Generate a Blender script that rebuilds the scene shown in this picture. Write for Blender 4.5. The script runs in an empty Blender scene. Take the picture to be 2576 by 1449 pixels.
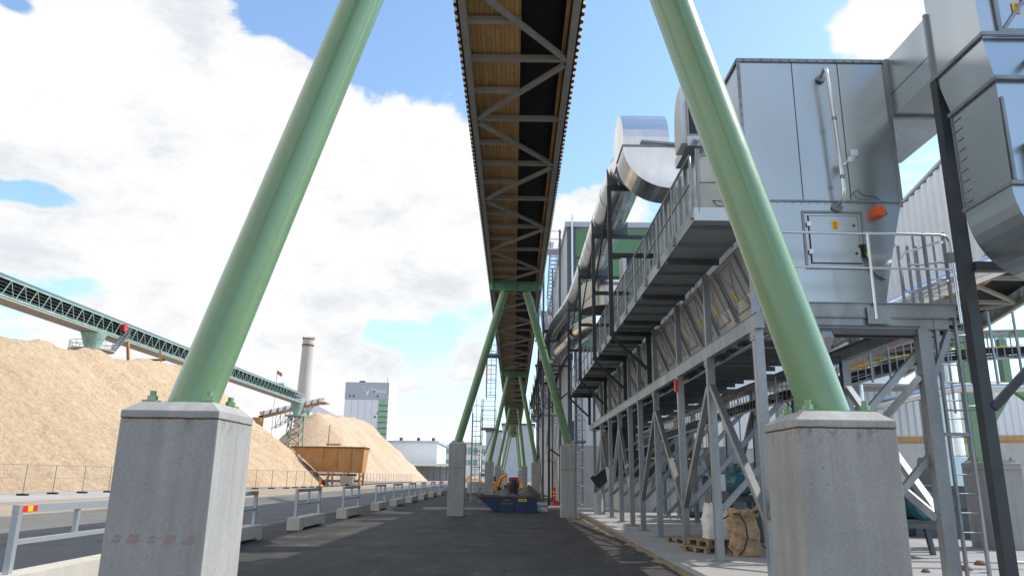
import bpy, math, random
from mathutils import Vector, Matrix, noise
random.seed(7)
R = math.radians
scn = bpy.context.scene
COL = scn.collection

# ------------------------------------------------------------------ camera
cam_d = bpy.data.cameras.new('camera'); cam = bpy.data.objects.new('camera', cam_d); COL.objects.link(cam)
cam_d.sensor_width = 36.0; cam_d.lens = 1850.0 / 2576.0 * 36.0; cam_d.clip_start = 0.1; cam_d.clip_end = 6000
p_, y_, r_ = R(14.43), R(0.3), R(0.84)
fw = Vector((-math.sin(y_) * math.cos(p_), math.cos(y_) * math.cos(p_), math.sin(p_)))
rt = Vector((math.cos(y_), math.sin(y_), 0)); up = rt.cross(fw)
rt2 = rt * math.cos(r_) + up * math.sin(r_); up2 = up * math.cos(r_) - rt * math.sin(r_)
m = Matrix((rt2, up2, -fw)).transposed().to_4x4(); m.translation = Vector((0, 0, 1.6)); cam.matrix_world = m
scn.camera = cam

# ------------------------------------------------------------------ light
SUN_AZ = R(15)      # from +x towards +y
SUN_EL = R(46.0)
sun_dir = Vector((math.cos(SUN_AZ) * math.cos(SUN_EL), math.sin(SUN_AZ) * math.cos(SUN_EL), math.sin(SUN_EL)))
sd = bpy.data.lights.new('sun', 'SUN'); sd.energy = 4.2; sd.angle = R(0.5); sd.color = (1.0, 0.95, 0.87)
so = bpy.data.objects.new('sun', sd); COL.objects.link(so)
so.rotation_euler = sun_dir.to_track_quat('Z', 'Y').to_euler()
scn.view_settings.view_transform = 'Standard'; scn.view_settings.look = 'None'
scn.view_settings.exposure = 0.3; scn.view_settings.gamma = 1

class NT:
    def __init__(s, nt): s.nt = nt
    def n(s, t, **kw):
        x = s.nt.nodes.new(t)
        for k, v in kw.items():
            if k.startswith('i_'):
                key = k[2:]
                key = int(key) if key.isdigit() else key.replace('_', ' ')
                x.inputs[key].default_value = v
            else: setattr(x, k, v)
        return x
    def l(s, a, b): s.nt.links.new(a, b)
    def math(s, op, a, b=None, c=None, clamp=False):
        x = s.nt.nodes.new('ShaderNodeMath'); x.operation = op; x.use_clamp = clamp
        for i, v in enumerate((a, b, c)):
            if v is None: continue
            if isinstance(v, (int, float)): x.inputs[i].default_value = v
            else: s.l(v, x.inputs[i])
        return x.outputs[0]
    def vmath(s, op, a, b=None):
        x = s.nt.nodes.new('ShaderNodeVectorMath'); x.operation = op
        for i, v in enumerate((a, b)):
            if v is None: continue
            if isinstance(v, (tuple, Vector)): x.inputs[i].default_value = tuple(v)
            else: s.l(v, x.inputs[i])
        return x.outputs['Value'] if op in ('DOT_PRODUCT', 'LENGTH', 'DISTANCE') else x.outputs['Vector']
    def noise(s, vec, scale, detail=4, rough=0.55, dist=0):
        x = s.n('ShaderNodeTexNoise', i_Scale=scale, i_Detail=detail, i_Roughness=rough, i_Distortion=dist); s.l(vec, x.inputs['Vector']); return x.outputs['Fac']
    def mapr(s, v, a, b, c=0.0, d=1.0, smooth=False):
        x = s.n('ShaderNodeMapRange'); x.interpolation_type = 'SMOOTHSTEP' if smooth else 'LINEAR'
        s.l(v, x.inputs[0]); x.inputs[1].default_value = a; x.inputs[2].default_value = b; x.inputs[3].default_value = c; x.inputs[4].default_value = d
        return x.outputs[0]
    def mix(s, f, a, b, blend='MIX'):
        x = s.nt.nodes.new('ShaderNodeMix'); x.data_type = 'RGBA'; x.blend_type = blend
        if isinstance(f, (int, float)): x.inputs[0].default_value = f
        else: s.l(f, x.inputs[0])
        for i, v in ((6, a), (7, b)):
            if isinstance(v, tuple): x.inputs[i].default_value = v if len(v) == 4 else v + (1,)
            else: s.l(v, x.inputs[i])
        return x.outputs[2]

def make_world():
    w = bpy.data.worlds.new('World'); scn.world = w; w.use_nodes = True
    nt = w.node_tree; nt.nodes.clear(); T = NT(nt)
    out = T.n('ShaderNodeOutputWorld'); bg = T.n('ShaderNodeBackground', i_Strength=0.12); T.l(bg.outputs[0], out.inputs[0])
    sky = T.n('ShaderNodeTexSky'); sky.sky_type = 'NISHITA'; sky.sun_disc = False
    sky.sun_elevation = SUN_EL; sky.sun_rotation = R(90) - SUN_AZ; sky.air_density = 1.0; sky.dust_density = 0.6; sky.ozone_density = 1.2
    tc = T.n('ShaderNodeTexCoord'); d = T.vmath('NORMALIZE', tc.outputs['Generated'])
    sep = T.n('ShaderNodeSeparateXYZ'); T.l(d, sep.inputs[0])
    # cloud banks: azimuth, elevation, half width, half height (degrees), weight; the two widest, out of view, are added as fill light
    B = [(-32.2, 24.6, 9.8, 6.7, 1.2), (-27.0, 25.8, 6.3, 5.4, 1), (-21.1, 24.7, 7.1, 4.8, 1), (-31.7, 29.2, 6.1, 3.0, 0.9), (-20.2, 29.9, 2.4, 1.4, 0.8), (-13.2, 23.1, 8.2, 5.9, 1.2), (-8.1, 19.2, 6.7, 5.8, 1), (-18.7, 15.7, 8.4, 4.4, 1), (-9.5, 14.9, 7.6, 2.4, 0.8), (-32.9, 15.1, 5.2, 1.8, 0.9), (-23.2, 10.8, 6.3, 3.2, 0.95), (-15.1, 7.9, 9.5, 3.4, 0.85), (-3.6, 9.6, 1.8, 2.1, 0.6), (4.9, 19.7, 2.4, 2.2, 1.3), (9.0, 21.0, 3.4, 2.2, 1.4), (28.8, 31.3, 4.2, 2.4, 1.4), (31.2, 28.9, 3.9, 3.0, 1.3), (30.9, 21.1, 4.7, 2.6, 1), (-23.1, 5.2, 10.4, 3.4, 0.5), (-6.0, 29.8, 1.5, 0.9, 0.5), (-12.8, 33.2, 7.5, 3.4, -2.6), (-36.2, 17.6, 3.4, 0.8, -1.2), (-28.0, 15.3, 1.8, 1.0, -0.6), (-21.5, 13.5, 5.0, 3.2, 0.7), (175, 35, 60, 22, 0.35), (-105, 35, 45, 28, 1.3), (-37.9, 28.9, 1.8, 1.0, -1.1), (-8.5, 10.6, 4.5, 1.3, -0.9), (-35.5, 11.0, 3.0, 1.2, -0.6), (14.9, 28.2, 10.5, 8.0, -2.0)]
    tot = None
    for az, el, ra, re, wt in B:
        a, e = R(az), R(el)
        c = Vector((math.sin(a) * math.cos(e), math.cos(a) * math.cos(e), math.sin(e)))
        t = Vector((math.cos(a), -math.sin(a), 0)); b = t.cross(c)
        u = T.math('MULTIPLY', T.math('SUBTRACT', T.vmath('DOT_PRODUCT', d, t), 0.0), 1 / R(ra))
        v = T.math('MULTIPLY', T.vmath('DOT_PRODUCT', d, b), 1 / R(re))
        q = T.math('ADD', T.math('MULTIPLY', u, u), T.math('MULTIPLY', v, v))
        front = T.math('GREATER_THAN', T.vmath('DOT_PRODUCT', d, c), 0.0)
        g = T.math('MULTIPLY', T.math('MULTIPLY', T.math('POWER', 2.718, T.math('MULTIPLY', q, -0.9)), wt), front)
        tot = g if tot is None else T.math('ADD', tot, g)
    # flattened coordinates so far clouds get thinner towards the horizon
    zz = T.math('ADD', T.math('MAXIMUM', sep.outputs['Z'], 0.0), 0.25)
    flat = T.vmath('MULTIPLY', d, (1, 1, 1.9))
    n1 = T.noise(flat, 7.0, 10, 0.6, 0.5)
    n0 = T.noise(flat, 2.2, 6, 0.55)
    n2 = T.noise(flat, 22.0, 8, 0.65)
    f = T.math('ADD', tot, T.math('MULTIPLY', T.math('SUBTRACT', n1, 0.5), 2.6))
    f = T.math('ADD', f, T.math('MULTIPLY', T.math('SUBTRACT', n2, 0.5), 0.7))
    f = T.math('ADD', f, T.math('MULTIPLY', T.math('SUBTRACT', n0, 0.47), 1.0))
    cl = T.mapr(f, 0.30, 0.72, 0, 1, True)
    shade = T.noise(T.vmath('ADD', flat, (3, 1, 2)), 3.6, 6, 0.5)
    shade2 = T.noise(T.vmath('ADD', flat, (9, 4, 2)), 11.0, 10, 0.68)
    s = T.math('ADD', T.math('MULTIPLY', shade, 0.6), T.math('MULTIPLY', shade2, 0.4))
    s = T.mapr(s, 0.40, 0.53, 0, 1, True)
    s = T.math('MAXIMUM', s, T.mapr(f, 0.95, 0.45))
    ccol = T.mix(s, (5.35, 5.6, 5.95), (6.85, 6.85, 6.85))
    back = T.mapr(sep.outputs['X'], -0.55, -0.85, 1.0, 1.5, True); cb_ = T.n('ShaderNodeCombineXYZ'); [T.l(back, cb_.inputs[i]) for i in range(3)]  # clouds left of the view brightened, an added fill for faces towards -x
    ccol = T.mix(1.0, ccol, cb_.outputs[0], 'MULTIPLY')
    hz = T.mapr(sep.outputs['Z'], 0.0, 0.30, 1, 0, True)
    skyc = T.mix(1.0, sky.outputs[0], (1.75, 1.88, 1.90), 'MULTIPLY')
    skyc = T.mix(T.math('MULTIPLY', hz, 0.55), skyc, (4.9, 6.2, 7.6))
    T.l(T.mix(cl, skyc, ccol), bg.inputs['Color'])
make_world()

# ------------------------------------------------------------------ materials
MATS = {}
def mat(name, base, rough=0.6, metal=0.0, var=0.0, vscale=1.0, bump=0.0, bscale=20.0, base2=None, spec=0.5, rvar=0.0, stretch=(1, 1, 1), emit=None, coat=0.0, fine=0.0, fscale=60.0):
    m = bpy.data.materials.new(name); m.use_nodes = True; nt = m.node_tree; T = NT(nt)
    b = nt.nodes['Principled BSDF']; b.inputs['Roughness'].default_value = rough; b.inputs['Metallic'].default_value = metal
    b.inputs['Specular IOR Level'].default_value = spec; b.inputs['Coat Weight'].default_value = coat
    base = tuple(base) + (1,)
    b.inputs['Base Color'].default_value = base
    pos = None
    if var or bump or rvar or fine:
        g = T.n('ShaderNodeNewGeometry'); pos = T.vmath('MULTIPLY', g.outputs['Position'], stretch)
    c = None
    if var:
        n = T.mapr(T.noise(pos, vscale, 6, 0.6), 0.32, 0.68)
        b2 = tuple(base2) + (1,) if base2 else tuple(x * (1 - var) for x in base[:3]) + (1,)
        c = T.mix(n, base, b2)
    if fine:
        n = T.mapr(T.noise(pos, fscale, 3, 0.7), 0.3, 0.7, 1 - fine, 1 + fine)
        cc = T.n('ShaderNodeCombineXYZ'); [T.l(n, cc.inputs[i]) for i in range(3)]
        c = T.mix(1.0, c if c is not None else base, cc.outputs[0], 'MULTIPLY')
    if c is not None: T.l(c, b.inputs['Base Color'])
    if rvar:
        n = T.mapr(T.noise(pos, vscale * 2.3, 4, 0.6), 0.3, 0.7, rough - rvar, rough + rvar); T.l(n, b.inputs['Roughness'])
    if bump:
        bp = T.n('ShaderNodeBump', i_Strength=bump, i_Distance=0.02); T.l(T.noise(pos, bscale, 6, 0.65), bp.inputs['Height']); T.l(bp.outputs[0], b.inputs['Normal'])
    MATS[name] = m; return m

def galv(name, c1, c2, rough=0.42, metal=0.75, sp_amt=0.18, bump=0.12, det=6):
    m = bpy.data.materials.new(name); m.use_nodes = True; nt = m.node_tree; T = NT(nt); b = nt.nodes['Principled BSDF']
    g = T.n('ShaderNodeNewGeometry'); pos = g.outputs['Position']
    v = T.n('ShaderNodeTexVoronoi', i_Scale=28.0); T.l(pos, v.inputs['Vector'])
    sp = T.n('ShaderNodeSeparateXYZ'); T.l(v.outputs['Color'], sp.inputs[0])
    big = T.mapr(T.noise(T.vmath('MULTIPLY', pos, (1, 1, 0.35)), 1.3 if det > 3 else 0.8, det, 0.65 if det > 3 else 0.4), 0.3, 0.7)
    f = T.math('ADD', T.math('MULTIPLY', sp.outputs[0], sp_amt), T.math('MULTIPLY', big, 1 - sp_amt))
    T.l(T.mix(f, tuple(c1) + (1,), tuple(c2) + (1,)), b.inputs['Base Color'])
    b.inputs['Metallic'].default_value = metal
    T.l(T.mapr(f, 0, 1, rough - 0.06, rough + (0.12 if det > 3 else 0.05)), b.inputs['Roughness'])
    bp = T.n('ShaderNodeBump', i_Strength=bump, i_Distance=0.02); T.l(T.noise(pos, 1.3, 2, 0.4), bp.inputs['Height']); T.l(bp.outputs[0], b.inputs['Normal'])
    MATS[name] = m; return m

galv('galv', (0.36, 0.385, 0.405), (0.20, 0.22, 0.24), 0.42, 0.7)
galv('galv_sheet', (0.50, 0.55, 0.575), (0.42, 0.465, 0.49), 0.27, 0.88, 0.04, 0.05, 2)
galv('galv_dark', (0.12, 0.135, 0.145), (0.07, 0.08, 0.09), 0.5, 0.3)
galv('galv_deck', (0.42, 0.44, 0.45), (0.32, 0.34, 0.35), 0.55, 0.2)
galv('duct_metal', (0.80, 0.80, 0.80), (0.66, 0.66, 0.66), 0.20, 0.97)
galv('barrier_zinc', (0.50, 0.53, 0.56), (0.38, 0.42, 0.46), 0.45, 0.5)
mat('green_paint', (0.18, 0.315, 0.165), 0.27, var=0.14, vscale=1.2, spec=0.5, coat=0.35, rvar=0.06)
mat('green_frame', (0.20, 0.42, 0.26), 0.5, var=0.25, vscale=2)
mat('pale_green_steel', (0.33, 0.50, 0.40), 0.5, var=0.35, vscale=0.7)
mat('grey_frame', (0.37, 0.36, 0.325), 0.5, var=0.2, vscale=2)
mat('dark_steel', (0.035, 0.042, 0.052), 0.45, var=0.3, vscale=3)
mat('black_belt', (0.012, 0.012, 0.014), 0.6, var=0.4, vscale=2, stretch=(1, 0.3, 1))
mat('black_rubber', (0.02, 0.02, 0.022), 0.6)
mat('white_sheet', (0.74, 0.77, 0.80), 0.45, var=0.10, vscale=0.5)
mat('grey_sheet', (0.42, 0.47, 0.53), 0.5, var=0.12, vscale=0.3)
mat('tower_grey', (0.44, 0.48, 0.54), 0.55, var=0.08, vscale=0.05)
mat('tower_light', (0.82, 0.84, 0.86), 0.55, var=0.08, vscale=0.05)
mat('tower_white', (0.80, 0.80, 0.80), 0.55, var=0.05, vscale=0.05)
mat('panel_green', (0.10, 0.24, 0.12), 0.5, var=0.15, vscale=0.5)
mat('strip_green', (0.32, 0.52, 0.36), 0.5, var=0.15, vscale=0.3)
mat('slate_frame', (0.08, 0.10, 0.125), 0.5)
mat('window_glass', (0.03, 0.045, 0.05), 0.08, spec=0.8)
mat('far_window', (0.22, 0.38, 0.36), 0.2)
mat('galvanised_mesh', (0.32, 0.32, 0.32), 0.5, metal=0.4)
mat('red_plastic', (0.62, 0.02, 0.02), 0.45)
mat('red_sticker', (0.70, 0.03, 0.02), 0.35)
mat('yellow_sticker', (0.85, 0.50, 0.02), 0.35)
mat('black_print', (0.02, 0.02, 0.02), 0.5)
mat('orange_plastic', (0.75, 0.09, 0.01), 0.4)
mat('excavator_orange', (0.75, 0.24, 0.01), 0.4)
mat('blue_paint', (0.008, 0.038, 0.12), 0.45, var=0.45, vscale=2.0, base2=(0.012, 0.03, 0.07))
mat('teal_paint', (0.02, 0.13, 0.17), 0.4, var=0.3, vscale=5)
mat('ibc_plastic', (0.72, 0.76, 0.80), 0.35, var=0.2, vscale=3)
mat('white_fabric', (0.72, 0.70, 0.66), 0.8, var=0.2, vscale=4, bump=0.6, bscale=8)
mat('brown_paper', (0.44, 0.30, 0.165), 0.7, var=0.4, vscale=5, bump=1.0, bscale=7)
mat('pallet_wood', (0.30, 0.21, 0.13), 0.8, var=0.5, vscale=5, stretch=(1, 1, 6), fine=0.2)
mat('rust', (0.36, 0.17, 0.06), 0.8, var=0.5, vscale=0.8, base2=(0.46, 0.25, 0.10), stretch=(1, 1, 0.4), fine=0.15, fscale=5)
mat('dark_rust', (0.20, 0.10, 0.06), 0.85, var=0.5, vscale=1)
mat('chimney_concrete', (0.50, 0.455, 0.41), 0.85, var=0.18, vscale=0.04, stretch=(1, 1, 0.4))
mat('purple_roof', (0.26, 0.22, 0.25), 0.7)
mat('white_wall', (0.78, 0.77, 0.74), 0.6, var=0.06, vscale=0.2)
mat('gravel_grey', (0.15, 0.14, 0.13), 0.95, var=0.4, vscale=8, fine=0.4, fscale=30)
mat('steel_bright', (0.62, 0.64, 0.66), 0.22, metal=0.95)
mat('lens_yellow', (0.75, 0.62, 0.02), 0.4)

def timber_mat():
    m = bpy.data.materials.new('timber'); m.use_nodes = True; T = NT(m.node_tree); b = m.node_tree.nodes['Principled BSDF']
    g = T.n('ShaderNodeNewGeometry'); pos = g.outputs['Position']; sp = T.n('ShaderNodeSeparateXYZ'); T.l(pos, sp.inputs[0])
    u = T.math('MULTIPLY', sp.outputs[0], 1 / 0.095)
    idx = T.math('FLOOR', u); fr = T.math('FRACT', u)
    rnd = T.n('ShaderNodeTexWhiteNoise', noise_dimensions='2D'); cb = T.n('ShaderNodeCombineXYZ'); T.l(idx, cb.inputs[0])
    T.l(T.math('FLOOR', T.math('ADD', T.math('MULTIPLY', sp.outputs[1], 0.38), T.math('MULTIPLY', idx, 0.37))), cb.inputs[1]); T.l(cb.outputs[0], rnd.inputs['Vector'])
    grain = T.noise(T.vmath('MULTIPLY', pos, (14, 1.0, 3)), 2.0, 5, 0.6)
    knots = T.mapr(T.noise(T.vmath('MULTIPLY', pos, (6, 2, 1)), 2.2, 3, 0.5), 0.62, 0.75)
    c = T.mix(rnd.outputs['Value'], (0.66, 0.42, 0.17), (0.50, 0.30, 0.11))
    c = T.mix(T.math('MULTIPLY', grain, 0.6), c, (0.36, 0.20, 0.075))
    c = T.mix(T.math('MULTIPLY', knots, 0.5), c, (0.10, 0.055, 0.02))
    gap = T.math('LESS_THAN', fr, 0.07)
    c = T.mix(gap, c, (0.03, 0.018, 0.008)); T.l(c, b.inputs['Base Color']); b.inputs['Roughness'].default_value = 0.75
    MATS['timber'] = m
timber_mat()

def concrete_mat(name, c1, c2, streak=0.5, pores=True, rustband=None):
    m = bpy.data.materials.new(name); m.use_nodes = True; T = NT(m.node_tree); b = m.node_tree.nodes['Principled BSDF']
    g = T.n('ShaderNodeNewGeometry'); pos = g.outputs['Position']
    big = T.mapr(T.noise(pos, 1.1, 8, 0.62), 0.3, 0.7)
    st = T.mapr(T.noise(T.vmath('MULTIPLY', pos, (5, 5, 0.35)), 1.6, 5, 0.6), 0.35, 0.75)
    c = T.mix(big, c1, c2)
    c = T.mix(T.math('MULTIPLY', st, streak), c, tuple(x * 0.62 for x in c1))
    fn = T.mapr(T.noise(pos, 55, 4, 0.7), 0.3, 0.7, 0.88, 1.1); cc = T.n('ShaderNodeCombineXYZ'); [T.l(fn, cc.inputs[i]) for i in range(3)]
    c = T.mix(1.0, c, cc.outputs[0], 'MULTIPLY')
    h = T.noise(pos, 30, 6, 0.7)
    drip = T.mapr(T.noise(T.vmath('MULTIPLY', pos, (9, 9, 0.5)), 1.5, 6, 0.7), 0.56, 0.72)
    c = T.mix(T.math('MULTIPLY', drip, 0.35 * streak * 2), c, tuple(x * 0.55 for x in c1))
    lite = T.mapr(T.noise(T.vmath('MULTIPLY', pos, (4, 4, 0.6)), 1.1, 5, 0.6), 0.55, 0.75)
    c = T.mix(T.math('MULTIPLY', lite, 0.35), c, tuple(min(1, x * 1.25) for x in c1))
    if pores:
        v = T.n('ShaderNodeTexVoronoi', i_Scale=13.0); T.l(pos, v.inputs['Vector'])
        msk = T.mapr(T.noise(pos, 1.7, 3, 0.6), 0.5, 0.62)
        pr = T.math('MULTIPLY', T.mapr(v.outputs['Distance'], 0.05, 0.13, 1, 0), msk)
        c = T.mix(T.math('MULTIPLY', pr, 0.75), c, (0.07, 0.07, 0.07))
    if rustband:
        sp = T.n('ShaderNodeSeparateXYZ'); T.l(pos, sp.inputs[0])
        for zb in rustband:
            wob = T.math('MULTIPLY', T.math('SUBTRACT', T.noise(pos, 9, 4, 0.6), 0.5), 0.02)
            dz = T.math('ABSOLUTE', T.math('SUBTRACT', T.math('ADD', sp.outputs[2], wob), zb))
            ln = T.mapr(dz, 0.004, 0.011, 1, 0)
            c = T.mix(T.math('MULTIPLY', ln, 0.8), c, (0.16, 0.075, 0.025))
            dirt = T.math('MULTIPLY', T.mapr(T.math('SUBTRACT', zb, sp.outputs[2]), 0.0, 0.14, 1, 0), T.math('GREATER_THAN', zb, sp.outputs[2]) if False else T.mapr(T.math('SUBTRACT', zb, sp.outputs[2]), -0.002, 0.0, 0, 1))
            dn = T.mapr(T.noise(T.vmath('MULTIPLY', pos, (1, 1, 0.5)), 22, 4, 0.7), 0.5, 0.68)
            c = T.mix(T.math('MULTIPLY', T.math('MULTIPLY', dirt, dn), 0.7), c, (0.05, 0.05, 0.05))
    T.l(c, b.inputs['Base Color']); b.inputs['Roughness'].default_value = 0.85
    bp = T.n('ShaderNodeBump', i_Strength=0.25, i_Distance=0.01); T.l(h, bp.inputs['Height']); T.l(bp.outputs[0], b.inputs['Normal'])
    MATS[name] = m
concrete_mat('concrete', (0.40, 0.395, 0.385), (0.30, 0.30, 0.298), 0.65, True, (1.968,))
concrete_mat('concrete_plain', (0.50, 0.50, 0.49), (0.40, 0.40, 0.395), 0.3, False)
concrete_mat('barrier_concrete', (0.55, 0.52, 0.45), (0.46, 0.43, 0.37), 0.35, True)
concrete_mat('slab_concrete', (0.33, 0.325, 0.315), (0.24, 0.235, 0.228), 0.2, False)

def ground_mat(name, c1, c2, c3, scale=0.35, speck=0.35, sscale=45, rough=0.9, tracks=False, bump=0.5, cracks=False):
    m = bpy.data.materials.new(name); m.use_nodes = True; T = NT(m.node_tree); b = m.node_tree.nodes['Principled BSDF']
    g = T.n('ShaderNodeNewGeometry'); pos = g.outputs['Position']
    v = (1, 0.35, 1) if tracks else (1, 1, 1)
    n = T.mapr(T.noise(T.vmath('MULTIPLY', pos, v), scale, 8, 0.62), 0.32, 0.68)
    n2 = T.mapr(T.noise(T.vmath('MULTIPLY', pos, v), scale * 5.3, 6, 0.6), 0.52, 0.72)
    c = T.mix(n, c1, c2); c = T.mix(T.math('MULTIPLY', n2, 0.6), c, c3)
    if tracks:
        tr = T.mapr(T.noise(T.vmath('MULTIPLY', pos, (2.6, 0.05, 1)), 1.0, 4, 0.55), 0.56, 0.70)
        c = T.mix(T.math('MULTIPLY', tr, 0.5), c, c3)
        pt = T.mapr(T.noise(pos, 0.55, 3, 0.4), 0.60, 0.64); c = T.mix(T.math('MULTIPLY', pt, 0.35), c, tuple(x * 0.5 for x in c1))
        du = T.mapr(T.noise(T.vmath('MULTIPLY', pos, (0.8, 0.5, 1)), 1.4, 8, 0.75), 0.54, 0.74); c = T.mix(T.math('MULTIPLY', du, 0.7), c, (0.17, 0.145, 0.11))
    fn = T.mapr(T.noise(pos, sscale, 3, 0.8), 0.3, 0.7, 1 - speck, 1 + speck); cc = T.n('ShaderNodeCombineXYZ'); [T.l(fn, cc.inputs[i]) for i in range(3)]
    c = T.mix(1.0, c, cc.outputs[0], 'MULTIPLY')
    sp = T.n('ShaderNodeTexVoronoi', i_Scale=9.0); T.l(pos, sp.inputs['Vector'])
    fl = T.math('MULTIPLY', T.mapr(sp.outputs['Distance'], 0.04, 0.07, 1, 0), T.mapr(T.noise(pos, 2.0, 2, 0.5), 0.5, 0.6))
    c = T.mix(T.math('MULTIPLY', fl, 0.55), c, (0.42, 0.34, 0.22))
    T.l(c, b.inputs['Base Color']); b.inputs['Roughness'].default_value = rough; b.inputs['Specular IOR Level'].default_value = 0.22
    bp = T.n('ShaderNodeBump', i_Strength=bump, i_Distance=0.012); T.l(T.noise(pos, 40, 5, 0.75), bp.inputs['Height']); T.l(bp.outputs[0], b.inputs['Normal'])
    MATS[name] = m
ground_mat('asphalt_new', (0.034, 0.032, 0.030), (0.062, 0.057, 0.052), (0.085, 0.076, 0.062), 0.35, 0.4, 45, 0.8, True)
ground_mat('asphalt_old', (0.135, 0.13, 0.125), (0.175, 0.168, 0.158), (0.22, 0.20, 0.17), 0.3, 0.22, 45, 0.9, True)
ground_mat('gravel', (0.36, 0.29, 0.21), (0.24, 0.21, 0.18), (0.46, 0.35, 0.22), 0.25, 0.3, 12, 0.95)
ground_mat('pavement', (0.40, 0.38, 0.355), (0.31, 0.295, 0.28), (0.42, 0.37, 0.30), 0.12, 0.12, 20, 0.9)
ground_mat('earth', (0.26, 0.23, 0.19), (0.18, 0.165, 0.15), (0.32, 0.26, 0.19), 0.15, 0.25, 10, 0.95)
ground_mat('sand_strip', (0.28, 0.21, 0.13), (0.17, 0.13, 0.09), (0.42, 0.31, 0.19), 1.2, 0.4, 40, 0.95, bump=1.0)

def chip_mat(name, c1, c2, c3):
    m = bpy.data.materials.new(name); m.use_nodes = True; T = NT(m.node_tree); b = m.node_tree.nodes['Principled BSDF']
    g = T.n('ShaderNodeNewGeometry'); pos = g.outputs['Position']
    n = T.mapr(T.noise(T.vmath('MULTIPLY', pos, (1, 1, 0.45)), 0.16, 6, 0.6), 0.3, 0.7)
    n2 = T.mapr(T.noise(pos, 0.9, 5, 0.7), 0.35, 0.7)
    n3 = T.math('ADD', T.math('MULTIPLY', T.noise(pos, 1.6, 6, 0.85), 0.5), T.math('MULTIPLY', T.noise(pos, 4.5, 4, 0.8), 0.5))
    bands = T.mapr(T.noise(T.vmath('MULTIPLY', pos, (0.25, 1.0, 0.12)), 0.22, 5, 0.65), 0.5, 0.66)
    c = T.mix(n, c1, c2); c = T.mix(T.math('MULTIPLY', n2, 0.45), c, c3); c = T.mix(T.math('MULTIPLY', bands, 0.55), c, c3)
    fn = T.mapr(n3, 0.36, 0.64, 0.62, 1.26); cc = T.n('ShaderNodeCombineXYZ'); [T.l(fn, cc.inputs[i]) for i in range(3)]
    c = T.mix(1.0, c, cc.outputs[0], 'MULTIPLY')
    T.l(c, b.inputs['Base Color']); b.inputs['Roughness'].default_value = 0.95; b.inputs['Specular IOR Level'].default_value = 0.1
    bp = T.n('ShaderNodeBump', i_Strength=1.0, i_Distance=0.5); T.l(T.noise(pos, 2.4, 6, 0.85), bp.inputs['Height']); T.l(bp.outputs[0], b.inputs['Normal'])
    MATS[name] = m
chip_mat('chips', (0.82, 0.63, 0.43), (0.76, 0.56, 0.37), (0.62, 0.42, 0.25))
chip_mat('chips_far', (0.72, 0.54, 0.39), (0.63, 0.47, 0.33), (0.52, 0.40, 0.27))

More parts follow.
